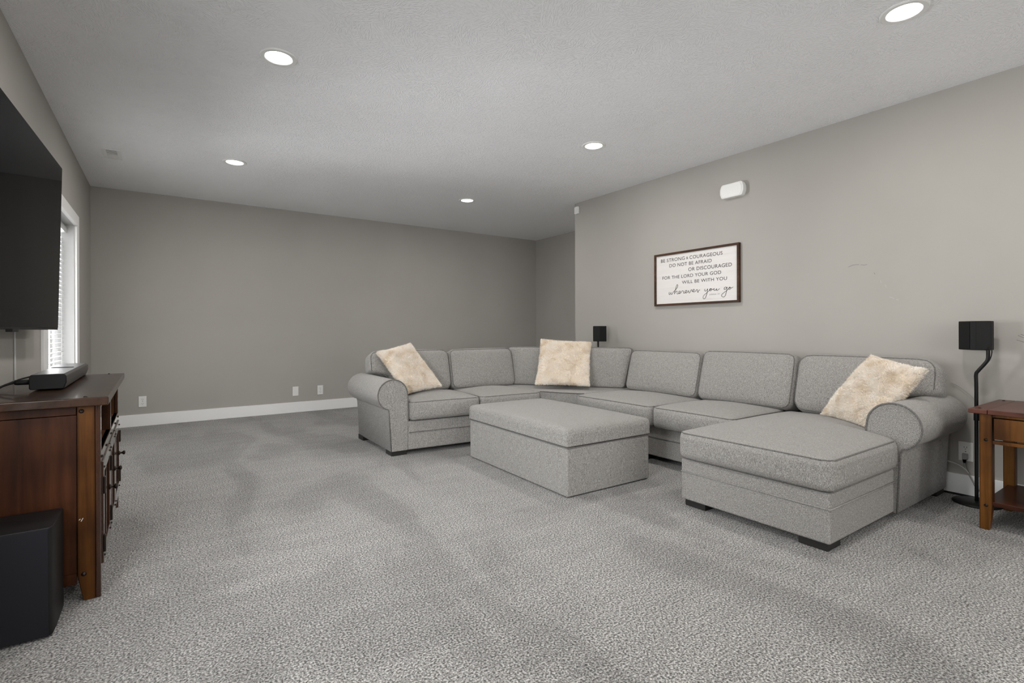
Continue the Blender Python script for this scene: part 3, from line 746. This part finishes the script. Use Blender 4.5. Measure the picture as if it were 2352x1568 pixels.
# ------------------------------------------------------------------ ottoman
OT = thing('ottoman', 'long rectangular grey tweed storage ottoman in front of the sofa', 'ottoman', (2.43, 3.0, 0))
MO = Matrix.Translation((2.062, 2.388, 0)) @ Matrix.Rotation(math.radians(-1.0), 4, 'Z')
ow, ol = 0.752, 1.262
obj('body', box(0.004, ow - 0.004, 0.004, ol - 0.004, 0.006, 0.312), M_FAB, OT, bevel=0.010, M=MO)
bm, loops = soft_box(-0.004, ow + 0.004, -0.004, ol + 0.004, 0.316, 0.436, 0.042, crown=(0.0, 0.0, 0.026), n=18, plan=(2, 0.014))
def otto_low(bm):   # lid sides run straight down to the seam
    cx, cy, hx, hy, rr = ow / 2, ol / 2, ow / 2 + 0.004, ol / 2 + 0.004, 0.042
    for v in bm.verts:
        if v.co.z < 0.360:
            dx, dy = v.co.x - cx, v.co.y - cy
            ox, oy = abs(dx) - (hx - rr), abs(dy) - (hy - rr)
            m = max(ox, oy)
            if m > 1e-5:
                if ox >= m - 0.006: v.co.x = cx + math.copysign(hx - (0.004 if oy > 0.6 * ox else 0), dx)
                if oy >= m - 0.006: v.co.y = cy + math.copysign(hy - (0.004 if ox > 0.6 * oy else 0), dy)
otto_low(bm)
lid = obj('lid', bm, M_FAB, OT, smooth=True, M=MO)
obj('seam', tube([(0, 0, 0.314), (ow, 0, 0.314), (ow, ol, 0.314), (0, ol, 0.314)], 0.0032, 6, closed=True), M_PIPE, lid, M=MO)
for x, y in ((0.05, 0.05), (ow - 0.1, 0.05), (0.05, ol - 0.1), (ow - 0.1, ol - 0.1)):
    obj('foot', box(x, x + 0.05, y, y + 0.05, 0, 0.012), M_FOOT, OT, M=MO)

# ------------------------------------------------------------------ fur pillows
M_PIL = plain('cream_pillow_cover', (0.84, 0.74, 0.61), 0.9)
def fur_mat():
    m, N, L, b = new_mat('cream_long_pile_fur')
    mp = mapping(N, L, scale=(11, 11, 11)); n1 = noise(N, L, mp.outputs[0], 1.0, 3)
    r = ramp(N, [(0.30, (0.80, 0.69, 0.55)), (0.46, (0.92, 0.84, 0.74)), (0.62, (0.95, 0.90, 0.83))]); L.new(n1.outputs['Fac'], r.inputs[0])
    L.new(r.outputs[0], b.inputs['Base Color']); b.inputs['Roughness'].default_value = 0.7; b.inputs['Specular IOR Level'].default_value = 0.2
    b.inputs['Subsurface Weight'].default_value = 0.0
    return m
M_FUR = fur_mat()
def pillow(A, B, Cc, D, label, thick=0.17, seed=1, strands=36000):
    """A top-left, B top-right, C bottom-right, D bottom-left corner of the pillow's seam plane"""
    A, B, Cc, D = map(Vector, (A, B, Cc, D)); rnd = random.Random(seed)
    nrm = (B - A).cross(D - A).normalized()
    ctr = (A + B + Cc + D) / 4
    if nrm.dot(Vector((0, 0, CAMZ)) - ctr) < 0: nrm = -nrm
    low = min(A.z, B.z, Cc.z, D.z)
    T = thing('fur_pillow', label, 'pillow', (ctr.x, ctr.y, low - 0.02), 'cream fur throw pillows')
    def surf(u, v, side):
        # u,v in [-1,1]; pinched sides, plump middle
        pu = u * (1 - 0.055 * (1 - v * v)); pv = v * (1 - 0.055 * (1 - u * u))
        a = (pu + 1) / 2; b_ = (pv + 1) / 2
        P = A.lerp(B, a).lerp(D.lerp(Cc, a), b_)
        prof = (max(0, 1 - abs(u) ** 2.6) ** 0.62) * (max(0, 1 - abs(v) ** 2.6) ** 0.62)
        return P + nrm * (side * thick / 2 * prof)
    n = 22; bm = bmesh.new()
    g = [math.sin(PI / 2 * (-1 + 2 * i / n)) for i in range(n + 1)]
    F = [[bm.verts.new(surf(u, v, 1)) for u in g] for v in g]
    Bk = [[F[j][i] if i in (0, n) or j in (0, n) else bm.verts.new(surf(g[i], g[j], -1)) for i in range(n + 1)] for j in range(n + 1)]
    for G in (F, Bk):
        for j in range(n):
            for i in range(n): bm.faces.new((G[j][i], G[j][i + 1], G[j + 1][i + 1], G[j + 1][i]))
    obj('cover', bm, M_PIL, T, smooth=True)
    # long pile: slim bent blades, clumped
    verts = []; faces = []; o0 = ORG[T.name]
    clumps = [(rnd.uniform(-1, 1), rnd.uniform(-1, 1), Vector((rnd.gauss(0, 1), rnd.gauss(0, 1), rnd.gauss(0, 1)))) for _ in range(150)]
    cell = {}
    for c in clumps: cell.setdefault((int((c[0] + 1) * 4), int((c[1] + 1) * 4)), []).append(c)
    ea = (B - A).normalized(); eb = (D - A).normalized()
    for k in range(strands):
        side = 1 if rnd.random() < 0.8 else -1
        u, v = rnd.uniform(-1, 1), rnd.uniform(-1, 1)
        if rnd.random() < 0.22:
            if rnd.random() < 0.5: u = math.copysign(1 - rnd.random() * 0.03, u)
            else: v = math.copysign(1 - rnd.random() * 0.03, v)
        p = surf(u, v, side); e = 0.01
        du = surf(min(1, u + e), v, side) - surf(max(-1, u - e), v, side); dv = surf(u, min(1, v + e), side) - surf(u, max(-1, v - e), side)
        nn = du.cross(dv)
        if nn.length < 1e-9: nn = nrm * side
        nn.normalize()
        if nn.dot(nrm) * side < 0: nn = -nn
        outw = (ea * (u * abs(u) ** 5) + eb * (v * abs(v) ** 5))
        nn = (nn + outw * 0.9).normalized()
        best = None; bd = 9
        ci, cj = int((u + 1) * 4), int((v + 1) * 4)
        for a in (-1, 0, 1):
            for b_ in (-1, 0, 1):
                for c in cell.get((ci + a, cj + b_), ()):
                    dd = (c[0] - u) ** 2 + (c[1] - v) ** 2
                    if dd < bd: bd = dd; best = c
        tdir = best[2] * 0.38 if best else Vector((0, 0, 0))
        ln = rnd.uniform(0.013, 0.022)
        d1 = (nn * 0.75 + tdir * 0.35 + Vector((rnd.gauss(0, 1), rnd.gauss(0, 1), rnd.gauss(0, 1))) * 0.22).normalized()
        d2 = (d1 * 0.4 + tdir * 0.6 + Vector((rnd.gauss(0, 1), rnd.gauss(0, 1), rnd.gauss(0, 1) - 0.35)) * 0.25).normalized()
        sdir = d1.cross(Vector((rnd.gauss(0, 1), rnd.gauss(0, 1), rnd.gauss(0, 1)))).normalized() * rnd.uniform(0.0007, 0.0012)
        p0 = p - nn * 0.001 - o0; p1 = p0 + d1 * ln * 0.6; p2 = p1 + d2 * ln * 0.5
        i = len(verts)
        verts += [p0 - sdir, p0 + sdir, p1 + sdir * 0.8, p1 - sdir * 0.8, p2]
        faces += [(i, i + 1, i + 2, i + 3), (i + 3, i + 2, i + 4)]
    me = bpy.data.meshes.new('fur'); me.from_pydata([tuple(v) for v in verts], [], faces); me.materials.append(M_FUR)
    fo = bpy.data.objects.new('fur', me); C.objects.link(fo); fo.parent = T; fo['kind'] = 'stuff'
    return T
# pillow corners, world space (metres)
pillow((1.640, 4.600, 0.845), (1.985, 4.640, 0.918), (2.140, 4.270, 0.530), (1.775, 4.240, 0.492), 'cream fur throw pillow leaning against the left rolled arm', seed=3)
pillow((3.345, 4.295, 0.945), (3.672, 3.873, 0.917), (3.428, 3.640, 0.505), (3.085, 4.050, 0.505), 'cream fur throw pillow standing upright in the sofa corner', seed=5)
pillow((3.800, 1.376, 0.873), (3.600, 1.030, 0.812), (3.415, 1.235, 0.470), (3.625, 1.600, 0.485), 'cream fur throw pillow leaning by the right rolled arm on the chaise', seed=9)

# ------------------------------------------------------------------ television
TV = thing('television', 'large flat black television mounted on the left wall above the cabinet', 'television', (-0.54, 3.15, 1.05))
yA, yB = 2.30, 4.00
def tvx(y, z):   # the set is swivelled a little and tilted forward at the top
    return -0.4955 + 0.0306 * (y - 4.0) - 0.0215 * (2.027 - z) / 0.965
def tvbox(y0, y1, z0, z1, d0, d1):
    bm = bmesh.new(); vs = []
    for dd in (d0, d1):
        for y, z in ((y0, z0), (y1, z0), (y1, z1), (y0, z1)): vs.append(bm.verts.new((tvx(y, z) - dd, y, z)))
    for q in ((0, 1, 2, 3), (7, 6, 5, 4), (0, 4, 5, 1), (1, 5, 6, 2), (2, 6, 7, 3), (3, 7, 4, 0)): bm.faces.new([vs[i] for i in q])
    return bm
zt0, zt1 = 1.063, 2.027
obj('housing', tvbox(yA, yB, zt0, zt1, 0.002, 0.028), M_BLACK, TV, bevel=0.002)
obj('rear_electronics', tvbox(yA + 0.35, yB - 0.35, zt0 + 0.12, zt1 - 0.3, 0.028, 0.062), M_BLACK, TV, bevel=0.004)
obj('screen', tvbox(yA + 0.006, yB - 0.006, zt0 + 0.012, zt1 - 0.006, 0.0, 0.003), M_SCREEN, TV)
obj('badge_tab', box(-0.552, -0.530, 2.975, 3.085, 1.052, 1.064), M_BLACK, TV, bevel=0.001)
obj('wall_bracket', box(XL + 0.001, -0.583, 2.9, 3.4, 1.35, 1.65), M_BLACK_METAL, TV, bevel=0.003)
tag(obj('wall_cable', tube(smooth_path([(XL + 0.006, 3.60, 1.12), (XL + 0.006, 3.602, 0.95), (XL + 0.006, 3.606, 0.72), (XL + 0.006, 3.61, 0.30)], 5), 0.0042, 8), M_CORD_WHITE, smooth=True), 'thin pale cord running down the wall below the television', 'cord')

# ------------------------------------------------------------------ television cabinet (own coordinates: x = 0 at the front, y = 0 at the near end)
CB = thing('tv_cabinet', 'dark cherry wood television cabinet with glass doors and iron knobs', 'cabinet', (-0.208, 2.577, 0), rotz=math.radians(0.88), local=True)
CLn, CDp, CH_ = 1.285, 0.405, 0.764
def lbolt(parent, c, ax, r=0.0085):
    pr_ = [(0.0, -0.002), (r, -0.002), (r, 0.0015), (r * 0.6, 0.004), (0.0, 0.0048)]
    if ax == '-y': pr_ = [(a, -b) for a, b in pr_]
    return obj('bolt_head', lathe(c, pr_, 12, axis={'-y': 'y', 'x': 'x', 'z': 'z'}[ax]), M_IRON, parent, smooth=True)
obj('top', box(-CDp - 0.01, 0.028, -0.048, CLn + 0.04, CH_, 0.797), M_WOOD_TOP, CB, bevel=0.004)
for x, y in ((-0.045, -0.012), (-0.045, CLn + 0.005), (-0.36, -0.012)):
    lbolt(CB, (x, y, 0.797), 'z', 0.007)
def cleg(x0, x1, y0, y1, inward_x, m, name='leg'):
    # foot tapers on its inner side below 0.10
    zc = 0.105; k = 0.018
    if inward_x < 0: bot = [(x0 + k, y0), (x1, y0), (x1, y1), (x0 + k, y1)]
    else: bot = [(x0, y0), (x1 - k, y0), (x1 - k, y1), (x0, y1)]
    top = [(x0, y0), (x1, y0), (x1, y1), (x0, y1)]
    return obj(name, loft([[(p[0], p[1], 0.0) for p in bot], [(p[0], p[1], zc) for p in top], [(p[0], p[1], CH_) for p in top]]), m, CB, bevel=0.003)
for y0, y1 in ((0.0, 0.045), (CLn - 0.045, CLn)):
    lg = cleg(-0.072, -0.017, y0, y1, -1, M_WOOD_LEG)
    obj('corner_post', box(-0.017, 0.0, y0, y1, 0.0, CH_), M_WOOD_FRONT, CB, bevel=0.004)
    lb = cleg(-CDp, -CDp + 0.06, y0, y1, 1, M_WOOD_LEG)
    if y0 == 0.0:
        lbolt(lg, (-0.058, 0.0, 0.742), '-y', 0.0085); lbolt(lg, (-0.052, 0.0, 0.105), '-y', 0.0085)
obj('side_panel', box(-CDp + 0.06, -0.074, 0.012, 0.028, 0.11, 0.725), M_WOOD_PANEL, CB)
obj('side_top_rail', box(-CDp + 0.06, -0.074, 0.006, 0.034, 0.728, 0.762), M_WOOD_PANEL, CB, bevel=0.002)
obj('side_bottom_rail', box(-CDp + 0.06, -0.074, 0.004, 0.034, 0.068, 0.110), M_WOOD_PANEL, CB, bevel=0.002)
obj('side_panel', box(-CDp + 0.06, -0.074, CLn - 0.03, CLn - 0.014, 0.07, 0.762), M_WOOD_PANEL, CB)
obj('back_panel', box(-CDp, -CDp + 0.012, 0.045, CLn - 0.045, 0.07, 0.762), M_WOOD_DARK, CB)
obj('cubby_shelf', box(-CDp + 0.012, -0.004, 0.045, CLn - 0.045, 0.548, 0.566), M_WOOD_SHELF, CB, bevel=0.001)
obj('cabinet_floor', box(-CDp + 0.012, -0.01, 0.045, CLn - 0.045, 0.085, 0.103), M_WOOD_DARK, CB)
obj('cubby_divider', box(-CDp + 0.012, -0.002, 0.625, 0.655, 0.566, 0.762), M_WOOD_FRONT, CB, bevel=0.001)
obj('front_rail', box(-0.022, 0.0, 0.045, CLn - 0.045, 0.528, 0.566), M_WOOD_FRONT, CB, bevel=0.002)
obj('front_rail', box(-0.022, 0.0, 0.045, CLn - 0.045, 0.072, 0.112), M_WOOD_FRONT, CB, bevel=0.002)
obj('front_top_rail', box(-0.022, -0.002, 0.045, CLn - 0.045, 0.745, 0.764), M_WOOD_FRONT, CB, bevel=0.001)
for y in (0.448, 0.828): obj('front_stile', box(-0.022, 0.0, y, y + 0.020, 0.112, 0.528), M_WOOD_FRONT, CB, bevel=0.002)
for y in (0.055, 0.30, 0.62, 0.95, 1.22):
    lbolt(CB, (0.0, y, 0.547), 'x', 0.006)
doors = ((0.048, 0.445, 1, 0.40), (0.470, 0.825, 1, 0.785), (0.850, CLn - 0.047, -1, 1.195))
for y0, y1, hs, ky in doors:
    z0, z1 = 0.115, 0.525; s = 0.05
    bm = bmesh.new()
    box(-0.016, 0.006, y0, y0 + s, z0, z1, bm); box(-0.016, 0.006, y1 - s, y1, z0, z1, bm)
    box(-0.016, 0.006, y0 + s, y1 - s, z0, z0 + s, bm); box(-0.016, 0.006, y0 + s, y1 - s, z1 - s, z1, bm)
    dr = obj('door', bm, M_WOOD_FRONT, CB, bevel=0.002)
    obj('pane', box(-0.010, -0.006, y0 + s, y1 - s, z0 + s, z1 - s), M_GLASS_DARK, dr)
    obj('glazing_bar', box(-0.008, 0.003, (y0 + y1) / 2 - 0.010, (y0 + y1) / 2 + 0.010, z0 + s, z1 - s), M_WOOD_FRONT, dr, bevel=0.001)
    obj('knob', lathe((0.006, ky, 0.335), [(0.0, -0.002), (0.013, -0.002), (0.013, 0.003), (0.006, 0.006), (0.005, 0.014), (0.009, 0.017), (0.0125, 0.022), (0.0115, 0.027), (0.006, 0.030), (0.0, 0.0305)], 16, axis='x'), M_IRON, dr, smooth=True)
    yh = y0 + 0.004 if hs > 0 else y1 - 0.004
    for zh in (0.195, 0.43):
        obj('hinge', box(0.004, 0.013, yh - 0.010, yh + 0.010, zh - 0.035, zh + 0.035), M_IRON, dr, bevel=0.003)
    for yy in (y0 + 0.025, y1 - 0.025):
        for zz in (z0 + 0.025, z1 - 0.025): lbolt(dr, (0.006, yy, zz), 'x', 0.005)
M_CHIP = plain('pale_chip_in_the_finish', (0.55, 0.52, 0.48), 0.8)
obj('finish_chip', tube([(-0.072 + 0.006, -0.0004, 0.318), (-0.062, -0.0006, 0.322)], 0.0016, 5), M_CHIP, CB)
obj('finish_chip', tube([(-0.060, -0.0004, 0.312), (-0.054, -0.0006, 0.324)], 0.0014, 5), M_CHIP, CB)
M_HOLE = plain('distress_speck', (0.006, 0.004, 0.003), 0.7)
for x, z in ((-0.145, 0.665), (-0.139, 0.640), (-0.148, 0.628), (-0.141, 0.612), (-0.150, 0.600), (-0.138, 0.655)):
    obj('distress_speck', lathe((x, 0.0125, z), [(0.0, -0.0012), (0.0018, -0.0012), (0.0018, 0.0), (0.0, 0.0)], 8, axis='y'), M_HOLE, CB)

# ------------------------------------------------------------------ sound bar on the cabinet
ZC = 0.797
SB = thing('soundbar', 'slim dark grey soundbar lying on top of the television cabinet', 'soundbar', (-0.42, 3.2, ZC))
M_SB_TOP = plain('soundbar_top_reflection', (0.15, 0.157, 0.165), 0.25)  # reflected window light put into this lighter bluish base colour
M_SB_GRILL = plain('soundbar_grille', (0.050, 0.046, 0.043), 0.5, 0.0)
yb0, yb1 = 2.945, 3.86
def sbx(xx, y): return xx - 0.0154 * (y - 2.9)
prof = [(-0.470, 0.006), (-0.362, 0.006), (-0.352, 0.034), (-0.353, 0.062), (-0.360, 0.070), (-0.468, 0.070), (-0.474, 0.062), (-0.474, 0.012)]
obj('body', loft([[(sbx(x, y), y, ZC + z) for x, z in prof] for y in (yb0, yb1)]), M_SB_GRILL, SB, bevel=0.003)
obj('end_cap', loft([[(sbx(-0.413 + (x + 0.413) * k, y), y, ZC + 0.038 + (z - 0.038) * k) for x, z in prof] for y, k in ((yb0 - 0.008, 0.96), (yb0 - 0.004, 1.0), (yb0 - 0.0005, 1.0))]), M_BLACK, SB, bevel=0.002)
obj('top_panel', prism([(sbx(-0.466, yb0), yb0), (sbx(-0.362, yb0), yb0), (sbx(-0.362, yb1), yb1), (sbx(-0.466, yb1), yb1)], ZC + 0.0695, ZC + 0.0715), M_SB_TOP, SB)
obj('control_strip', box(-0.470, -0.385, 3.42, 3.455, ZC + 0.0715, ZC + 0.0735), M_BLACK, SB, bevel=0.001)
for y in (3.05, 3.75): obj('foot', box(-0.462, -0.372, y, y + 0.05, ZC, ZC + 0.008), M_BLACK, SB)
CA = thing('soundbar_cable', 'black cable with a plug at the near end of the soundbar', 'cable', (-0.6, 2.95, ZC))
obj('plug', lathe((-0.511, 3.0, ZC + 0.036), [(0.0, -0.018), (0.0095, -0.018), (0.011, -0.010), (0.011, 0.026), (0.006, 0.032), (0.0045, 0.036), (0.0, 0.036)], 12, axis='x'), M_BLACK, CA, smooth=True)
obj('lead', tube(smooth_path([(-0.529, 3.0, ZC + 0.036), (-0.56, 2.99, ZC + 0.026), (-0.585, 2.96, ZC + 0.010), (-0.60, 2.90, ZC + 0.006)], 6), 0.0042, 8), M_BLACK, CA, smooth=True)
tag(obj('power_cable', tube(smooth_path([(-0.478, 3.30, ZC + 0.040), (-0.505, 3.28, ZC + 0.045), (-0.545, 3.18, ZC + 0.037), (-0.585, 3.05, ZC + 0.016), (-0.598, 2.98, ZC + 0.006), (-0.61, 2.90, ZC + 0.006)], 6), 0.0035, 8), M_BLACK, smooth=True), 'black cable curving behind the soundbar on the cabinet top', 'cable')

# ------------------------------------------------------------------ subwoofer
SW = thing('subwoofer', 'black box subwoofer on the carpet in front of the cabinet side', 'subwoofer', (-0.46, 2.43, 0))
M_SW = plain('subwoofer_black_wood', (0.0075, 0.0068, 0.0070), 0.5, spec=0.25)
M_SW_FRONT = plain('subwoofer_dark_cloth', (0.0125, 0.0125, 0.016), 0.8, spec=0.15)
fp = [(-0.620, 2.330), (-0.326, 2.330), (-0.319, 2.340), (-0.3165, 2.40), (-0.3165, 2.555), (-0.620, 2.555)]
ins = [(-0.612, 2.352), (-0.336, 2.352), (-0.330, 2.360), (-0.326, 2.41), (-0.326, 2.548), (-0.612, 2.548)]
obj('body', loft([[(x, y, 0.008) for x, y in fp], [(x, y, 0.380) for x, y in fp], [(x, y, 0.384) for x, y in ins]]), M_SW, SW, bevel=0.003)
obj('front_grille', box(-0.616, -0.3285, 2.3255, 2.331, 0.010, 0.3765), M_SW_FRONT, SW, bevel=0.002)
for x, y in ((-0.60, 2.35), (-0.36, 2.35), (-0.60, 2.51), (-0.36, 2.51)): obj('foot', box(x, x + 0.03, y, y + 0.03, 0, 0.009), M_BLACK, SW)

# ------------------------------------------------------------------ end table
ET = thing('end_table', 'brown wooden end table with a drawer and lower shelf at the right edge', 'table', (3.80, 0.54, 0))
ex0, ex1, ey0, ey1 = 3.502, 4.085, 0.18, 0.828; ez = 0.631
for y0, y1, nm in ((ey0, ey0 + 0.075, 'breadboard_end'), (ey1 - 0.075, ey1, 'breadboard_end')):
    obj(nm, box(ex0 - 0.004, ex1, y0, y1, ez - 0.023, ez), M_ET_TOP, ET, bevel=0.004)
for k in range(4):
    a = ey0 + 0.077; xw = (ex1 - ex0) / 4
    obj('top_plank', box(ex0 + k * xw + 0.0005, ex0 + (k + 1) * xw - 0.0005, a, ey1 - 0.077, ez - 0.023, ez), M_ET_TOP, ET, bevel=0.0015)
for x, y in ((ex0 + 0.05, ey1 - 0.035), (ex1 - 0.06, ey1 - 0.035)): lbolt(ET, (x, y, ez), 'z', 0.007)
def eleg(x0, x1, y0, y1, iy):
    k = 0.012
    bot = [(x0, y0 + (k if iy > 0 else 0)), (x1 - 0.006, y0 + (k if iy > 0 else 0)), (x1 - 0.006, y1 - (k if iy < 0 else 0)), (x0, y1 - (k if iy < 0 else 0))]
    top = [(x0, y0), (x1, y0), (x1, y1), (x0, y1)]
    return obj('leg', loft([[(p[0], p[1], 0.0) for p in bot], [(p[0], p[1], 0.14) for p in top], [(p[0], p[1], ez - 0.023) for p in top]]), M_ET_LEG, ET, bevel=0.003)
for x0 in (3.540, 4.005):
    for y0, iy in ((0.742, 1), (0.215, -1)):
        lg = eleg(x0, x0 + 0.05, y0, y0 + 0.051, iy)
        if x0 < 3.6:
            for zz in (0.47, 0.128): obj('bolt_head', lathe((x0, y0 + 0.024, zz), [(0.0, 0.002), (0.008, 0.002), (0.008, -0.001), (0.005, -0.004), (0.0, -0.005)], 12, axis='x'), M_IRON, lg, smooth=True)
obj('apron_top_rail', box(3.545, 3.565, 0.266, 0.742, 0.590, 0.608), M_ET_LEG, ET, bevel=0.001)
dw = obj('drawer', box(3.538, 3.556, 0.272, 0.736, 0.478, 0.586), M_ET_LEG, ET, bevel=0.003)
obj('knob', lathe((3.538, 0.504, 0.532), [(0.0, 0.002), (0.012, 0.002), (0.012, -0.003), (0.006, -0.010), (0.012, -0.020), (0.010, -0.026), (0.0, -0.027)], 16, axis='x'), M_IRON, dw, smooth=True)
obj('apron_bottom_rail', box(3.540, 3.565, 0.266, 0.742, 0.452, 0.470), M_ET_LEG, ET, bevel=0.002)
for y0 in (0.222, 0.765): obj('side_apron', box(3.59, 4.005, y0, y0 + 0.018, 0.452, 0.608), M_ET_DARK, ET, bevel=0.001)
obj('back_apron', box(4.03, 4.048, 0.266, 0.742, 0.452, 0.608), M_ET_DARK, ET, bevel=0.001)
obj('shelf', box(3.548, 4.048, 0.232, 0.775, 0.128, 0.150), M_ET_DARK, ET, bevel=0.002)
# vase with dry twigs on the table: only the twig tips reach into the picture
VS = thing('twig_vase', 'vase of thin dry twigs on the end table, twig tips at the right edge', 'vase', (3.84, 0.44, ez))
M_VASE = plain('grey_ceramic', (0.30, 0.29, 0.28), 0.4); M_TWIG = plain('dry_twig', (0.10, 0.085, 0.07), 0.8)
obj('vase', lathe((3.84, 0.44, ez), [(0.0, 0.0), (0.045, 0.0), (0.06, 0.03), (0.065, 0.08), (0.045, 0.15), (0.025, 0.19), (0.032, 0.21), (0.026, 0.21), (0.02, 0.18), (0.0, 0.17)], 28), M_VASE, VS, smooth=True)
for tip in ((3.80, 0.697, 0.990), (3.80, 0.692, 1.014), (3.80, 0.681, 1.021), (3.80, 0.60, 1.12), (3.88, 0.48, 1.16), (3.76, 0.35, 1.10), (3.92, 0.30, 1.05)):
    b0 = Vector((3.84, 0.44, ez + 0.175)); t_ = Vector(tip); mid = b0.lerp(t_, 0.5) + Vector((0, 0, 0.03))
    obj('twig', tube(smooth_path([b0, mid, t_], 6), 0.0011, 5), M_TWIG, VS)

# ------------------------------------------------------------------ surround speakers on stands
def speaker(fp, z0, z1, name_label, grille_edge):
    T = thing('surround_speaker', name_label, 'speaker', (sum(p[0] for p in fp) / len(fp), sum(p[1] for p in fp) / len(fp), z0), 'black surround speakers on thin stands')
    obj('cabinet', prism(fp, z0, z1), M_BLACK, T, bevel=0.004)
    a, b = Vector((*fp[grille_edge], 0)), Vector((*fp[(grille_edge + 1) % len(fp)], 0))
    n_ = Vector((b.y - a.y, -(b.x - a.x), 0)).normalized()
    ctr = Vector((sum(p[0] for p in fp) / len(fp), sum(p[1] for p in fp) / len(fp), 0))
    if n_.dot((a + b) / 2 - ctr) < 0: n_ = -n_
    aa = a.lerp(b, 0.06); bb = a.lerp(b, 0.94)
    pts = [aa, bb, bb + n_ * 0.003, aa + n_ * 0.003]
    obj('grille', prism([(p.x, p.y) for p in pts], z0 + 0.008, z1 - 0.008), M_SPK, T, bevel=0.001)
    return T
M_SPK = plain('speaker_cloth', (0.011, 0.011, 0.011), 0.8, spec=0.15)
bx_, by_ = 4.020, 0.912
ST = thing('speaker_stand', 'thin black bent speaker stand with round base beside the end table', 'speaker stand', (bx_, by_, 0), 'black speaker stands')
obj('base', lathe((bx_, by_, 0), [(0.0, 0.0), (0.113, 0.0), (0.115, 0.006), (0.111, 0.012), (0.05, 0.016), (0.0, 0.017)], 48), M_BLACK_METAL, ST, smooth=True, at=None)
obj('pole', tube(smooth_path([(bx_, by_, 0.015), (bx_, by_, 0.40), (bx_, by_, 0.70), (bx_, by_ + 0.001, 0.775), (bx_, by_ - 0.010, 0.80), (bx_, by_ - 0.040, 0.845), (bx_, by_ - 0.052, 0.872), (bx_, by_ - 0.053, 0.925)], 6), 0.0095, 12), M_BLACK_METAL, ST, smooth=True)
obj('collar', lathe((bx_, by_, 0.50), [(0.0, 0.0), (0.013, 0.0), (0.013, 0.05), (0.0, 0.05)], 16), M_BLACK_METAL, ST, smooth=False)
obj('cable_in_pole', tube(smooth_path([(bx_ - 0.006, by_ - 0.066, 0.945), (bx_ - 0.010, by_ - 0.072, 0.915), (bx_ - 0.010, by_ - 0.064, 0.872), (bx_ - 0.010, by_ - 0.045, 0.838)], 6), 0.0028, 6), M_BLACK, ST, smooth=True)
# footprint: front face looks towards the seats
speaker([(4.060, 1.004), (3.985, 0.930), (3.985, 0.905), (4.030, 0.846), (4.085, 0.846), (4.098, 1.000)], 0.923, 1.097, 'black angular surround speaker on the stand beside the end table', 0)
sx_, sy_ = 3.975, 4.075
ST2 = thing('speaker_stand', 'thin black speaker stand behind the sofa corner', 'speaker stand', (sx_, sy_, 0), 'black speaker stands')
obj('base', lathe((sx_, sy_, 0), [(0.0, 0.0), (0.125, 0.0), (0.127, 0.006), (0.123, 0.012), (0.05, 0.016), (0.0, 0.017)], 40), M_BLACK_METAL, ST2, smooth=True)
obj('pole', tube([(sx_, sy_, 0.015), (sx_, sy_, 0.5), (sx_, sy_, 0.925)], 0.0095, 12), M_BLACK_METAL, ST2, smooth=True)
speaker([(3.925, 4.095), (3.955, 4.035), (4.03, 4.000), (4.08, 4.08), (4.02, 4.155), (3.955, 4.135)], 0.923, 1.094, 'small black surround speaker standing behind the sofa corner', 1)

# ------------------------------------------------------------------ cords near the right-hand outlet
CD = thing('outlet_cord', 'grey power cord plugged into the right wall outlet behind the sofa arm', 'cord', (4.14, 0.99, 0))
obj('plug', loft([[(XR - 0.010, 0.995 + a, 0.254 + b) for a, b in ((-0.014, -0.014), (0.014, -0.014), (0.014, 0.014), (-0.014, 0.014))], [(XR - 0.030, 0.995 + a, 0.245 + b) for a, b in ((-0.012, -0.012), (0.012, -0.012), (0.012, 0.012), (-0.012, 0.012))], [(XR - 0.030, 0.995 + a, 0.205 + b) for a, b in ((-0.006, -0.006), (0.006, -0.006), (0.006, 0.006), (-0.006, 0.006))]]), M_CORD_GREY, CD, bevel=0.002)
obj('lead', tube(smooth_path([(XR - 0.030, 0.995, 0.21), (XR - 0.028, 0.992, 0.18), (XR - 0.030, 0.975, 0.145), (XR - 0.034, 0.955, 0.105), (XR - 0.036, 0.930, 0.06), (XR - 0.05, 0.86, 0.02), (XR - 0.05, 0.74, 0.006)], 6), 0.0042, 8), M_CORD_GREY, CD, smooth=True)
tag(obj('white_cord', tube(smooth_path([(XR - 0.028, 1.10, 0.21), (XR - 0.030, 1.03, 0.195), (XR - 0.032, 0.995, 0.175), (XR - 0.032, 0.975, 0.150)], 6), 0.0035, 8), M_CORD_WHITE, smooth=True), 'short pale cord joining the grey cord below the outlet', 'cord')
tag(obj('floor_cable', tube(smooth_path([(XR - 0.024, 1.30, 0.006), (XR - 0.026, 1.15, 0.006), (XR - 0.030, 1.02, 0.007), (XR - 0.034, 0.93, 0.007), (XR - 0.034, 0.70, 0.006), (XR - 0.03, 0.30, 0.006)], 6), 0.006, 8), M_BLACK, smooth=True), 'black cable lying along the baseboard behind the speaker stand', 'cable')
tag(obj('speaker_wire', tube(smooth_path([(4.150, 1.062, 0.705), (4.150, 1.030, 0.690), (4.148, 0.990, 0.655), (4.148, 0.965, 0.632), (4.148, 0.945, 0.58), (4.146, 0.935, 0.40)], 6), 0.0022, 6), M_CORD_GREY, smooth=True), 'thin wire on the wall between the sofa arm and speaker stand', 'wire')
